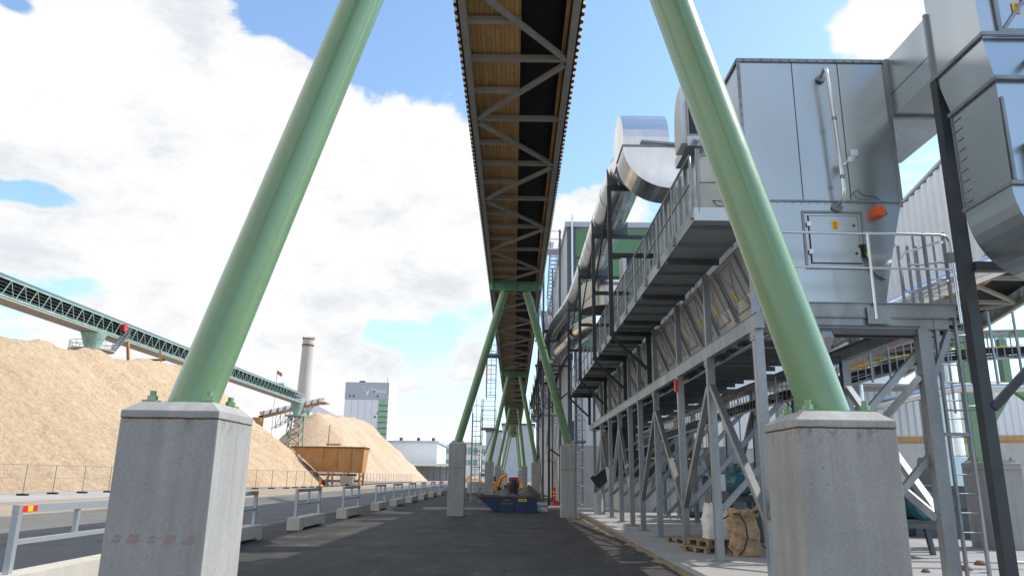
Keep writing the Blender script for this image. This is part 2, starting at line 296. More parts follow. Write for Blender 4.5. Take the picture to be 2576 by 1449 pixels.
# ------------------------------------------------------------------ mesh helpers
V = Vector
class M:
    def __init__(s): s.v = []; s.f = []; s.sm = []
    def face(s, pts, smooth=False):
        n = len(s.v); s.v += [tuple(p) for p in pts]; s.f.append(tuple(range(n, n + len(pts)))); s.sm.append(smooth)
    def hexa(s, c):
        n = len(s.v); s.v += [tuple(p) for p in c]
        for f in ((0, 3, 2, 1), (4, 5, 6, 7), (0, 1, 5, 4), (1, 2, 6, 5), (2, 3, 7, 6), (3, 0, 4, 7)):
            s.f.append(tuple(n + i for i in f)); s.sm.append(False)
        return s
    def box(s, x0, x1, y0, y1, z0, z1, taper=0.0):
        t = taper
        return s.hexa([(x0, y0, z0), (x1, y0, z0), (x1, y1, z0), (x0, y1, z0), (x0 + t, y0 + t, z1), (x1 - t, y0 + t, z1), (x1 - t, y1 - t, z1), (x0 + t, y1 - t, z1)])
    def beam(s, p, q, w, h=None, upv=(0, 0, 1)):
        h = h or w; p = V(p); q = V(q); d = (q - p).normalized(); u = V(upv)
        if abs(d.dot(u)) > 0.98: u = V((0, 1, 0))
        a = d.cross(u).normalized() * (w / 2); b = a.cross(d).normalized() * (h / 2)
        return s.hexa([p - a - b, p + a - b, p + a + b, p - a + b, q - a - b, q + a - b, q + a + b, q - a + b])
    def ibeam(s, p, q, w, h, upv=(0, 0, 1), t=0.014):
        # two flanges and a web
        p = V(p); q = V(q); d = (q - p).normalized(); u = V(upv)
        if abs(d.dot(u)) > 0.98: u = V((0, 1, 0))
        a = d.cross(u).normalized(); b = a.cross(d).normalized()
        for k in (-1, 1):
            o = b * (k * (h / 2 - t / 2)); s.beam(p + o, q + o, w, t, upv=b)
        s.beam(p, q, t, h - 2 * t, upv=b); return s
    def tube(s, p, q, r, r2=None, n=12, caps=True, smooth=True):
        r2 = r if r2 is None else r2; p = V(p); q = V(q); d = (q - p).normalized(); u = V((0, 0, 1))
        if abs(d.dot(u)) > 0.98: u = V((1, 0, 0))
        a = d.cross(u).normalized(); b = a.cross(d)
        k = len(s.v)
        for c, rr in ((p, r), (q, r2)):
            for i in range(n):
                t = 2 * math.pi * i / n; s.v.append(tuple(c + (a * math.cos(t) + b * math.sin(t)) * rr))
        for i in range(n):
            j = (i + 1) % n; s.f.append((k + i, k + j, k + n + j, k + n + i)); s.sm.append(smooth)
        if caps:
            for c, rr, rev in ((p, r, True), (q, r2, False)):
                pts = [c + (a * math.cos(2 * math.pi * i / n) + b * math.sin(2 * math.pi * i / n)) * rr for i in range(n)]
                s.face(pts[::-1] if rev else pts)
        return s
    def path(s, pts, r, n=8, caps=True, closed=False):
        pts = [V(p) for p in pts]; N = len(pts); k = len(s.v); ref = None
        for i, p in enumerate(pts):
            if closed: d = (pts[(i + 1) % N] - pts[i - 1]).normalized()
            else: d = ((pts[min(i + 1, N - 1)] - pts[max(i - 1, 0)])).normalized()
            if ref is None:
                ref = V((0, 0, 1)) if abs(d.z) < 0.9 else V((1, 0, 0))
            a = d.cross(ref).normalized(); b = a.cross(d).normalized(); ref = b
            for j in range(n):
                t = 2 * math.pi * j / n; s.v.append(tuple(p + (a * math.cos(t) + b * math.sin(t)) * r))
        for i in range(N if closed else N - 1):
            i2 = (i + 1) % N
            for j in range(n):
                j2 = (j + 1) % n; s.f.append((k + i * n + j, k + i * n + j2, k + i2 * n + j2, k + i2 * n + j)); s.sm.append(True)
        if caps and not closed:
            s.face([s.v[k + j] for j in range(n)][::-1]); s.face([s.v[k + (N - 1) * n + j] for j in range(n)])
        return s
    def prism(s, pts, off, smooth=False):
        # closed outline pts extruded by off
        off = V(off); a = [V(p) for p in pts]; b = [p + off for p in a]
        s.face(a[::-1]); s.face(b)
        n = len(a); k = len(s.v); s.v += [tuple(p) for p in a + b]
        for i in range(n):
            j = (i + 1) % n; s.f.append((k + i, k + j, k + n + j, k + n + i)); s.sm.append(smooth)
        return s
    def corr(s, o, u, v, length, pitch, depth, nrm, thick=True):
        # trapezoid sheet: profile repeats along u, ribs run along v
        o = V(o); u = V(u).normalized(); v = V(v); nrm = V(nrm).normalized() * depth
        prof = [(0, 0), (0.35, 0), (0.5, 1), (0.85, 1), (1.0, 0)]
        pts = []; k = 0
        while k * pitch < length:
            for a, b in prof[:-1]: pts.append(o + u * ((k + a) * pitch) + nrm * b)
            k += 1
        pts.append(o + u * (k * pitch))
        n = len(s.v); s.v += [tuple(p) for p in pts] + [tuple(p + v) for p in pts]; L = len(pts)
        for i in range(L - 1): s.f.append((n + i, n + i + 1, n + L + i + 1, n + L + i)); s.sm.append(False)
        return s
    def parts(s):
        # connected pieces of this builder, each as a builder of its own
        par = list(range(len(s.v)))
        def find(i):
            while par[i] != i: par[i] = par[par[i]]; i = par[i]
            return i
        for f in s.f:
            for j in f[1:]: par[find(j)] = find(f[0])
        key = {}
        for i, p in enumerate(s.v):
            k = (round(p[0], 4), round(p[1], 4), round(p[2], 4))
            if k in key: par[find(i)] = find(key[k])
            else: key[k] = i
        groups = {}
        for f, sm in zip(s.f, s.sm): groups.setdefault(find(f[0]), []).append((f, sm))
        out = []
        for fs in groups.values():
            m2 = M(); ix = {}
            for f, sm in fs:
                for i in f:
                    if i not in ix: ix[i] = len(m2.v); m2.v.append(s.v[i])
                m2.f.append(tuple(ix[i] for i in f)); m2.sm.append(sm)
            out.append(m2)
        return out
    def build_each(s, name, mt, parent): return [q.build(name, mt, parent) for q in s.parts()]
    def build(s, name, mt, parent=None, bevel=0.0, **tags):
        me = bpy.data.meshes.new(name); off = V(parent.matrix_world.translation) if parent is not None and parent.type == 'EMPTY' else V((0, 0, 0))
        if parent is not None and parent.type != 'EMPTY': off = V(parent.get('_o', (0, 0, 0)))
        me.from_pydata([tuple(V(p) - off) for p in s.v], [], s.f); me.polygons.foreach_set('use_smooth', s.sm); me.materials.append(MATS[mt]); me.update()
        o = bpy.data.objects.new(name, me); COL.objects.link(o)
        if parent is not None: o.parent = parent; OFF[o.name] = off
        if bevel:
            b = o.modifiers.new('bevel', 'BEVEL'); b.width = bevel; b.segments = 2; b.limit_method = 'ANGLE'; b.angle_limit = R(40)
        for k, v2 in tags.items(): o[k] = v2
        return o
OFF = {}
def sub_each(mb, name, mt, part):
    for q in mb.parts(): sub(q, name, mt, part)
def sub(mb, name, mt, part, **tags):
    """sub-part under a part mesh; the part's origin sits at its thing's empty"""
    off = OFF.get(part.name, V((0, 0, 0)))
    me = bpy.data.meshes.new(name); me.from_pydata([tuple(V(p) - off) for p in mb.v], [], mb.f); me.polygons.foreach_set('use_smooth', mb.sm); me.materials.append(MATS[mt]); me.update()
    o = bpy.data.objects.new(name, me); COL.objects.link(o); o.parent = part
    for k, v2 in tags.items(): o[k] = v2
    return o
def thing(name, label, cat, loc=(0, 0, 0), group=None):
    o = bpy.data.objects.new(name, None); COL.objects.link(o); o.location = loc; o.empty_display_size = 0.3
    o['label'] = label; o['category'] = cat
    if group: o['group'] = group
    o.matrix_world = Matrix.Translation(V(loc)); return o
def tag(o, label, cat, group=None):
    o['label'] = label; o['category'] = cat
    if group: o['group'] = group
    return o
def dup(root, loc, label=None):
    r = root.copy(); COL.objects.link(r); r.location = loc
    if label: r['label'] = label
    for ch in list(root.children):
        c = ch.copy(); COL.objects.link(c); c.parent = r
        for g in ch.children:
            d = g.copy(); COL.objects.link(d); d.parent = c
    return r
def text_obj(txt, size, origin, xdir, ydir, mt, name, parent, ext=0.01, bold=0.0):
    cu = bpy.data.curves.new(name, 'FONT'); cu.body = txt; cu.size = size; cu.extrude = ext; cu.offset = bold
    o = bpy.data.objects.new(name, cu); COL.objects.link(o)
    dg = bpy.context.evaluated_depsgraph_get(); me = bpy.data.meshes.new_from_object(o.evaluated_get(dg)); bpy.data.objects.remove(o)
    X = V(xdir).normalized(); Y = V(ydir).normalized(); Z = X.cross(Y)
    mm = Matrix((X, Y, Z)).transposed().to_4x4(); mm.translation = V(origin)
    me.transform(mm)
    mb = M(); mb.v = [tuple(v.co) for v in me.vertices]; mb.f = [tuple(p.vertices) for p in me.polygons]; mb.sm = [False] * len(mb.f)
    return sub(mb, name, mt, parent) if parent.type != 'EMPTY' else mb.build(name, mt, parent)

# ------------------------------------------------------------------ ground
def sheet(name, x0, x1, y0, y1, z, mt, edges=0.0):
    b = M()
    if edges:
        n = int((y1 - y0) / 0.5); L = []; Rr = []
        for i in range(n + 1):
            y = y0 + (y1 - y0) * i / n
            L.append((x0 + edges * noise.noise(V((x0, y * 0.9, 0))), y, z)); Rr.append((x1 + edges * noise.noise(V((x1 + 9, y * 0.9, 0))), y, z))
        for i in range(n): b.face([L[i], Rr[i], Rr[i + 1], L[i + 1]])
    else: b.face([(x0, y0, z), (x1, y0, z), (x1, y1, z), (x0, y1, z)])
    o = b.build(name, mt); o['kind'] = 'structure'; return o
sheet('ground', -2500, 2500, -300, 4500, -0.012, 'earth')
sheet('yard_asphalt', -8.1, 3.1, -20, 260, 0.0, 'asphalt_new', 0.15)
sheet('old_road', -18.2, -7.9, -20, 420, -0.004, 'asphalt_old', 0.3)
sheet('gravel_verge', -27, -18.0, -20, 420, -0.008, 'gravel', 0.9)
sheet('pavement', -42, -26.5, 20, 74, -0.006, 'pavement', 0.8)
b = M(); b.box(3.12, 13.0, -6, 46.5, -0.1, 0.045); o = b.build('concrete_slab', 'slab_concrete', bevel=0.01); o['kind'] = 'structure'
sheet('concrete_yard', 13.0, 60, -6, 60, 0.0, 'pavement', 0.2)
b = M()   # loose chips and sand along the slab edge
for i in range(140):
    y = 5 + i * 0.3; w = 0.09 + 0.10 * noise.noise(V((0, y * 1.3, 3))) + (0.07 if 22 < y < 36 else 0)
    w = max(w, 0.03); y2 = y + 0.3; w2 = max(0.03, 0.09 + 0.10 * noise.noise(V((0, y2 * 1.3, 3))) + (0.07 if 22 < y2 < 36 else 0))
    b.face([(3.12 - w * 2, y, 0.004), (3.12 - w, y, 0.03), (3.12 - w2, y2, 0.03), (3.12 - w2 * 2, y2, 0.004)]); b.face([(3.12 - w, y, 0.03), (3.12, y, 0.035), (3.12, y2, 0.035), (3.12 - w2, y2, 0.03)])
o = b.build('sand_strip', 'sand_strip'); o['kind'] = 'structure'
b = M()   # loose stones and chips scattered over the yard
for i in range(900):
    if i < 420: x = random.gauss(2.95, .18); y = random.uniform(9, 42)
    else: x = random.uniform(-8, 3.0); y = 7 + 35 * random.random() ** 1.4
    r = random.uniform(.006, .02); pts = [(x + r * random.uniform(.7, 1.3) * math.cos(a), y + r * random.uniform(.7, 1.3) * math.sin(a), .002) for a in (0, 1.3, 2.6, 3.9, 5.2)]
    tp = (x, y, .004 + r * .8)
    for j in range(5): b.face([pts[j], pts[(j + 1) % 5], tp])
o = b.build('loose_gravel', 'sand_strip'); o['kind'] = 'stuff'; o['label'] = 'loose stones and wood chips scattered over the asphalt'; o['category'] = 'gravel'

# ------------------------------------------------------------------ overhead conveyor gallery
GZ = 9.9; GY0, GY1 = -16.0, 165.0; GX = -0.0
g = thing('conveyor_gallery', 'long enclosed conveyor gallery overhead with timber soffit and grey truss frame', 'conveyor', (0, 30, GZ))
for sx in (-1, 1):
    b = M(); b.box(sx * 1.05 - 0.065, sx * 1.05 + 0.065, GY0, GY1, GZ, GZ + 0.2); b.build('chord_beam', 'grey_frame', g)
    b = M(); x = sx * 1.16
    b.corr((x, GY0, GZ + 0.06), (0, 1, 0), (0, 0, 2.9), GY1 - GY0, 0.24, 0.055, (sx, 0, 0)); b.build('side_cladding', 'grey_frame', g)
b = M(); b.box(-1.3, 1.3, GY0, GY1, GZ + 2.95, GZ + 3.05); b.build('roof', 'grey_sheet', g)
b = M(); b.box(-0.98, 0.03, GY0, GY1, GZ + 0.24, GZ + 0.28); b.build('timber_soffit', 'timber', g)
b = M(); b.box(0.035, 0.98, GY0, GY1, GZ + 0.5, GZ + 0.55); b.box(0.03, 0.05, GY0, GY1, GZ + 0.28, GZ + 0.5); b.build('belt_underside', 'black_belt', g)
b = M(); b.box(0.88, 0.96, GY0, GY1, GZ + 0.2, GZ + 0.27); b.build('timber_strip', 'timber', g)
PIT = 1.315
k = 0; nodes = []
for i in range(-10, 70):
    y = 13.6 + i * PIT; full = (i % 2 == 0)
    b = M(); b.box(-0.985, 0.985 if full else 0.04, y - 0.055, y + 0.055, GZ + 0.06, GZ + 0.17); b.build('crossbeam', 'grey_frame', g)
b = M()
for i in range(70, 114):
    y = 13.6 + i * PIT; b.box(-0.985, 0.985 if i % 2 == 0 else 0.04, y - 0.055, y + 0.055, GZ + 0.06, GZ + 0.17)
b.build('far_crossbeams', 'grey_frame', g, kind='stuff')
for i in range(-5, 56):
    ya = 13.6 + i * 2 * PIT; sa = 1 if i % 2 == 0 else -1
    b = M(); b.beam((sa * 0.97, ya + 0.1, GZ + 0.05), (-sa * 0.97, ya + 2 * PIT - 0.1, GZ + 0.05), 0.10, 0.085); b.build('diagonal_brace', 'grey_frame', g)

# ------------------------------------------------------------------ trestles and pedestals
def pedestal(cx, cy, h, w, label, grp='concrete pedestals under the conveyor trestles', bolts=True, detail=False):
    t = thing('concrete_pedestal', label, 'pedestal', (cx, cy, 0), grp)
    hw = w / 2
    b = M(); b.box(cx - hw, cx + hw, cy - hw, cy + hw, 0, h - 0.125); b.build('shaft', 'concrete', t, bevel=0.008)
    b = M(); ct = 0.0015
    n = len(b.v); b.box(cx - hw - ct, cx + hw + ct, cy - hw - ct, cy + hw + ct, h - 0.123, h - 0.07)
    b.box(cx - hw - ct, cx + hw + ct, cy - hw - ct, cy + hw + ct, h - 0.07, h, taper=0.09)
    b.build('cap', 'concrete', t, bevel=0.005 if detail else 0)
    if bolts:
        for sx in (-1, 1):
            for sy in (-1, 1):
                b = M(); X, Y = cx + sx * (hw - 0.14), cy + sy * (hw - 0.14)
                b.box(X - 0.05, X + 0.05, Y - 0.05, Y + 0.05, h, h + 0.012)
                b.tube((X, Y, h + 0.012), (X, Y, h + 0.045), 0.036, n=6, smooth=False); b.tube((X, Y, h + 0.045), (X, Y, h + 0.08), 0.022, n=10)
                b.build('anchor_bolt', 'green_paint', t)
    return t
def trestle(yp, yt, xl, xr, h, label, r=0.175, n=32, zt=9.45, first=False):
    t = thing('conveyor_trestle', label, 'trestle', (0, yp, 0), 'green steel trestles carrying the overhead conveyor')
    for s, x in ((-1, xl), (1, xr)):
        b = M(); p = V((x, yp, h)); q = V((s * 0.48, yt, zt)); d = (q - p).normalized(); 
        b.tube(p - d * 0.02, q, r, n=n, caps=True); o = b.build('leg', 'green_paint', t)
        b = M(); b.box(x - 0.30, x + 0.30, yp - 0.30, yp + 0.30, h, h + 0.008) if False else b.tube((x, yp, h - 0.02), (x, yp, h + 0.012), r * 1.12, n=24)
        b.build('base_plate', 'green_paint', t)
        b = M(); b.box(s * 0.48 - 0.24, s * 0.48 + 0.24, yt - 0.16, yt + 0.16, zt, zt + 0.03); b.build('head_plate', 'green_frame', t)
    b = M(); b.ibeam((-1.12, yt, zt + 0.215), (1.12, yt, zt + 0.215), 0.30, 0.37, t=0.025)
    for x in (-1.0, -0.48, 0, 0.48, 1.0): b.box(x - 0.01, x + 0.01, yt - 0.14, yt + 0.14, zt + 0.05, zt + 0.38)
    b.build('crossbeam', 'green_frame', t)
    return t
W_ = 0.69
pedestal(-2.41, 5.55, 2.09, W_, 'big square concrete pedestal in the left foreground with faded red stencil marks', detail=True)
pedestal(2.32, 5.55, 2.09, W_, 'big square concrete pedestal in the right foreground beside the steel columns', detail=True)
trestle(5.55, 6.15, -2.41, 2.32, 2.09, 'nearest green trestle, thick tubular legs splayed across the top of the picture', n=48)
rows = [(32.45, 31.1, -2.41, 2.37, 3.04, 'second row, beside the last clear barrier on the left', 'second row, with a grey cable pipe down its front'),
        (59.9, 59.0, -1.90, 1.78, 2.80, 'third row, just behind the blue skip on the left', 'third row, behind the blue skip with a rust brown top'),
        (88, 87.4, -1.80, 1.30, 2.9, 'fourth row on the left, partly behind the third', 'fourth row on the right behind the gravel heap'),
        (116, 115.4, -1.75, 1.2, 2.9, 'fifth row on the left, far under the conveyor', 'fifth row on the right, far under the conveyor'),
        (144, 143.5, -1.75, 1.2, 2.9, 'farthest row on the left, deep under the conveyor', 'farthest row on the right, deep under the conveyor')]
names = ['second green trestle from the camera standing on tall pedestals', 'third green trestle from the camera just past the blue skip', 'fourth green trestle from the camera far under the conveyor', 'fifth green trestle, slim in the distance under the conveyor', 'farthest green trestle at the end of the conveyor']
for (yp, yt, xl, xr, h, la, lb), nm in zip(rows, names):
    pedestal(xl, yp, h, W_, 'grey concrete pedestal in the ' + la); pr = pedestal(xr, yp, h, W_, 'grey concrete pedestal in the ' + lb)
    trestle(yp, yt, xl, xr, h, nm, n=24)
    if yp < 40:
        b = M(); b.tube((xr + 0.22, yp - 0.37, 0), (xr + 0.22, yp - 0.37, h + 0.1), 0.022, n=8); b.build('cable_pipe', 'galv', pr)
b = M()   # faded stencil marks on the near pedestal
for (x0, w, h) in ((-2.70, .055, .035), (-2.60, .08, .045), (-2.46, .05, .03), (-2.35, .075, .04), (-2.20, .06, .045)):
    for q in range(2):
        z0 = 1.14 + q * 0.03; b.hexa([(x0 + q * .015, 5.2035, z0), (x0 + w + q * .01, 5.2035, z0), (x0 + w + q * .01, 5.206, z0), (x0 + q * .015, 5.206, z0), (x0 + .01 + q * .015, 5.2035, z0 + h * .55), (x0 + w + .01, 5.2035, z0 + h * .55), (x0 + w + .01, 5.206, z0 + h * .55), (x0 + .01 + q * .015, 5.206, z0 + h * .55)])
mat('faded_red', (0.36, 0.20, 0.19), 0.85, var=0.5, vscale=25, base2=(0.32, 0.29, 0.28))
ped0 = [o for o in bpy.data.objects if o.name == 'concrete_pedestal'][0]
b.build('stencil_mark', 'faded_red', ped0)

# ------------------------------------------------------------------ road barriers
def barrier(y0, label, x=-6.45, L=3.0, first=None):
    t = thing('road_barrier', label, 'barrier', (x, y0, 0), 'galvanised road barriers on concrete blocks')
    hw = 0.19
    # block with a raised middle foot gap
    b = M(); prof = [(y0, 0.0), (y0 + 0.35, 0.0), (y0 + 0.42, 0.07), (y0 + L - 0.42, 0.07), (y0 + L - 0.35, 0.0), (y0 + L, 0.0), (y0 + L, 0.36), (y0, 0.36)]
    b.prism([(x - hw, p[0], p[1]) for p in prof], (2 * hw, 0, 0)); b.build('concrete_block', 'barrier_concrete', t, bevel=0.015)
    ya, yb = y0 + 0.16, y0 + L - 0.16
    for yy in (ya, yb):
        b = M(); b.box(x - 0.04, x + 0.04, yy - 0.04, yy + 0.04, 0.355, 1.08); b.build('post', 'barrier_zinc', t)
    b = M(); b.box(x - 0.03, x + 0.03, (ya + yb) / 2 - 0.03, (ya + yb) / 2 + 0.03, 0.76, 1.081); b.build('mid_post', 'barrier_zinc', t)
    b = M(); b.box(x - 0.045, x + 0.045, ya - 0.045, yb + 0.045, 1.08, 1.18); b.build('top_rail', 'barrier_zinc', t)
    b = M(); b.box(x - 0.03, x + 0.03, ya + 0.04, yb - 0.04, 0.70, 0.76); b.build('lower_rail', 'barrier_zinc', t)
    for yy, w in ((ya + 0.02, 0.30), (yb - 0.32, 0.30)):
        b = M(); b.box(x + 0.045, x + 0.048, yy, yy + w, 1.095, 1.165)
        p = b.build('reflector', 'red_sticker', t)
        b = M(); b.box(x + 0.048, x + 0.051, yy + w * 0.33, yy + w * 0.67, 1.0955, 1.1645); sub(b, 'yellow_band', 'yellow_sticker', p)
        b = M(); b.box(x - 0.040 + 0.02, x + 0.02, ya - 0.049, ya - 0.046, 1.095, 1.165)
    return t
bl = ['galvanised barrier cut by the left edge, nearest the camera', 'barrier half hidden behind the big left pedestal', 'first complete barrier right of the big left pedestal', 'second complete barrier along the road, counted from the left pedestal', 'third complete barrier along the road from the left pedestal', 'fourth complete barrier along the road from the left pedestal', 'fifth complete barrier along the road from the left pedestal', 'sixth complete barrier along the road from the left pedestal', 'second last barrier, small, left of the second row pedestal', 'last barrier in the row beside the second row pedestal']
b0 = barrier(22.65, bl[2])
for y0, la in zip((16.6, 29.0, 35.7, 41.4, 47.2, 53.6, 60.4, 67.0), (bl[1], bl[3], bl[4], bl[5], bl[6], bl[7], bl[8], bl[9])):
    q_ = dup(b0, (-6.45 + random.uniform(-.06, .06), y0, 0), la); q_.rotation_euler.z = R(random.uniform(-1.2, 1.2))
# the near one is longer in view and turned slightly
t = dup(b0, (-6.2, 9.45, 0), bl[0]); t.rotation_euler.z = R(0.5)

# ------------------------------------------------------------------ mesh fence
fp = [(-31.2, 42.0), (-32.6, 54), (-32.0, 64), (-29.3, 76), (-26.2, 88), (-25.6, 104), (-25.9, 125), (-26.4, 150), (-26.4, 200)]
def fence_pts(step=3.5):
    out = []; 
    for (ax, ay), (bx, by) in zip(fp[:-1], fp[1:]):
        L = math.hypot(bx - ax, by - ay); n = max(1, round(L / step))
        for i in range(n): out.append((ax + (bx - ax) * i / n, ay + (by - ay) * i / n))
    out.append(fp[-1]); return out
FP = fence_pts()
fence = thing('wire_fence', 'long temporary wire mesh fence on black feet in front of the chip piles', 'fence', (FP[0][0], FP[0][1], 0))
for i in range(len(FP) - 1):
    (ax, ay), (bx, by) = FP[i], FP[i + 1]
    b = M(); d = V((bx - ax, by - ay, 0))
    b.tube((ax, ay, 1.98), (bx, by, 1.98), 0.022, n=4); b.tube((ax, ay, 0.15), (bx, by, 0.15), 0.018, n=4); b.tube((ax, ay, 1.1), (bx, by, 1.1), 0.010, n=3)
    for z in (0.5, 0.8, 1.4, 1.7): b.tube((ax, ay, z), (bx, by, z), 0.003, n=3, caps=False)
    for q in range(1, 12):
        f = q / 12; b.tube((ax + d.x * f, ay + d.y * f, 0.15), (ax + d.x * f, ay + d.y * f, 1.98), 0.0028, n=3, caps=False)
    pn = b.build('mesh_panel', 'galvanised_mesh', fence)
    sub(M().tube((ax, ay, 0.05), (ax, ay, 2.0), 0.035, n=6), 'post', 'galvanised_mesh', pn)
    sub(M().box(ax - 0.35, ax + 0.35, ay - 0.12, ay + 0.12, 0, 0.12), 'foot', 'black_rubber', pn)

# ------------------------------------------------------------------ wood chip piles
def pile(name, label, ridge, tan, x0, x1, y0, y1, step, mt, bumps=0.7, seed=0, crest=1.2):
    nx = int((x1 - x0) / step); ny = int((y1 - y0) / step); b = M()
    def h(x, y):
        best = -99
        for (ax, ay, az), (bx, by, bz) in zip(ridge[:-1], ridge[1:]):
            d = V((bx - ax, by - ay)); t = max(0, min(1, ((x - ax) * d.x + (y - ay) * d.y) / d.length_squared))
            r = math.hypot(x - ax - d.x * t, y - ay - d.y * t)
            z = az + (bz - az) * t
            r2 = math.sqrt(r * r + crest * crest) - crest * 0.6
            best = max(best, z - r2 * tan)
        z = best
        if z > -1:
            p = V((x, y, seed))
            z += bumps * (noise.fractal(p * 0.16, 1.0, 2.0, 4) * 1.1 + 0.35 * noise.noise(p * 0.8) + 0.16 * noise.noise(p * 2.3) + 0.08 * noise.noise(p * 5.0))
            # runnels down the side facing the road
            z += bumps * 0.35 * noise.noise(V((x * 0.12, y * 0.75, seed + 5)))
        return max(z, -0.4)
    for j in range(ny + 1):
        for i in range(nx + 1):
            x = x0 + (x1 - x0) * i / nx; y = y0 + (y1 - y0) * j / ny; b.v.append((x, y, h(x, y)))
    for j in range(ny):
        for i in range(nx):
            k = j * (nx + 1) + i; q = (k, k + 1, k + nx + 2, k + nx + 1)
            if max(b.v[a][2] for a in q) > -0.39: b.f.append(q); b.sm.append(True)
    o = b.build(name, mt); tag(o, label, 'wood chip pile', 'wood chip piles'); return o
pile('wood_chip_pile', 'huge near pile of pale golden wood chips behind the fence on the left', [(-57, 20, 14.8), (-57, 62, 15.2), (-57, 92, 16.8), (-52.5, 115, 18.3)], 0.78, -92, -24, 10, 150, 0.62, 'chips', 0.8, 1)
pile('wood_chip_pile', 'farther pinkish wood chip pile with a flat top behind the rusty hopper', [(-60.5, 230, 20.8), (-53.5, 260, 20.9)], 0.90, -92, -24, 205, 292, 1.0, 'chips_far', 0.9, 4)

# ------------------------------------------------------------------ stacker conveyor on the left
SX = -60.0; SZ0, SZ1 = 20.95, 22.95
t = thing('stacker_conveyor', 'long pale green lattice conveyor running above the chip piles', 'conveyor', (SX, 130, SZ0))
Y0, Y1 = 74.0, 206.0; W2 = 1.3
for sx in (-1, 1):
    for z in (SZ0, SZ1):
        b = M(); b.box(SX + sx * W2 - 0.09, SX + sx * W2 + 0.09, Y0, Y1, z - 0.09, z + 0.09); b.build('chord', 'pale_green_steel', t)
b = M(); b.box(SX - W2, SX + W2, Y0, Y1, SZ0 - 0.35, SZ0 - 0.1); b.build('floor_plate', 'grey_frame', t)
b = M(); b.box(SX - 0.9, SX + 0.9, Y0, Y1, SZ0 + 1.15, SZ0 + 1.3); b.box(SX - 0.8, SX + 0.8, Y0, Y1, SZ0 + 0.45, SZ0 + 0.55); b.build('belt', 'black_belt', t)
b = M(); b.prism([(SX - W2 - 0.1, Y0, SZ1 + 0.12), (SX + W2 + 0.1, Y0, SZ1 + 0.12), (SX + W2 - 0.2, Y0, SZ1 + 0.5), (SX - W2 + 0.2, Y0, SZ1 + 0.5)], (0, Y1 - Y0, 0)); b.build('roof', 'slate_frame', t)
b = M(); b.box(SX - 0.95, SX - 0.9, Y0, Y1, SZ0 + 0.2, SZ1); b.build_each('back_panel', 'dark_rust', t)
b = M()
for z in (0.35, 0.75, 1.6, 1.9): b.box(SX + W2 - 0.35, SX + W2 - 0.30, Y0, Y1, SZ0 + z, SZ0 + z + 0.05)
b.build('handrail', 'galv', t)
n = int((Y1 - Y0) / 2.45)
for i in range(min(n, 64)):
    ya = Y0 + i * 2.45
    for sx in (-1, 1):
        b = M(); b.beam((SX + sx * W2, ya, SZ0), (SX + sx * W2, ya + 1.3, SZ1), 0.075); b.beam((SX + sx * W2, ya + 1.3, SZ1), (SX + sx * W2, ya + 2.1, SZ0), 0.06)
        b.build('lattice_bay' if sx > 0 else 'rear_lattice_bay', 'pale_green_steel', t)
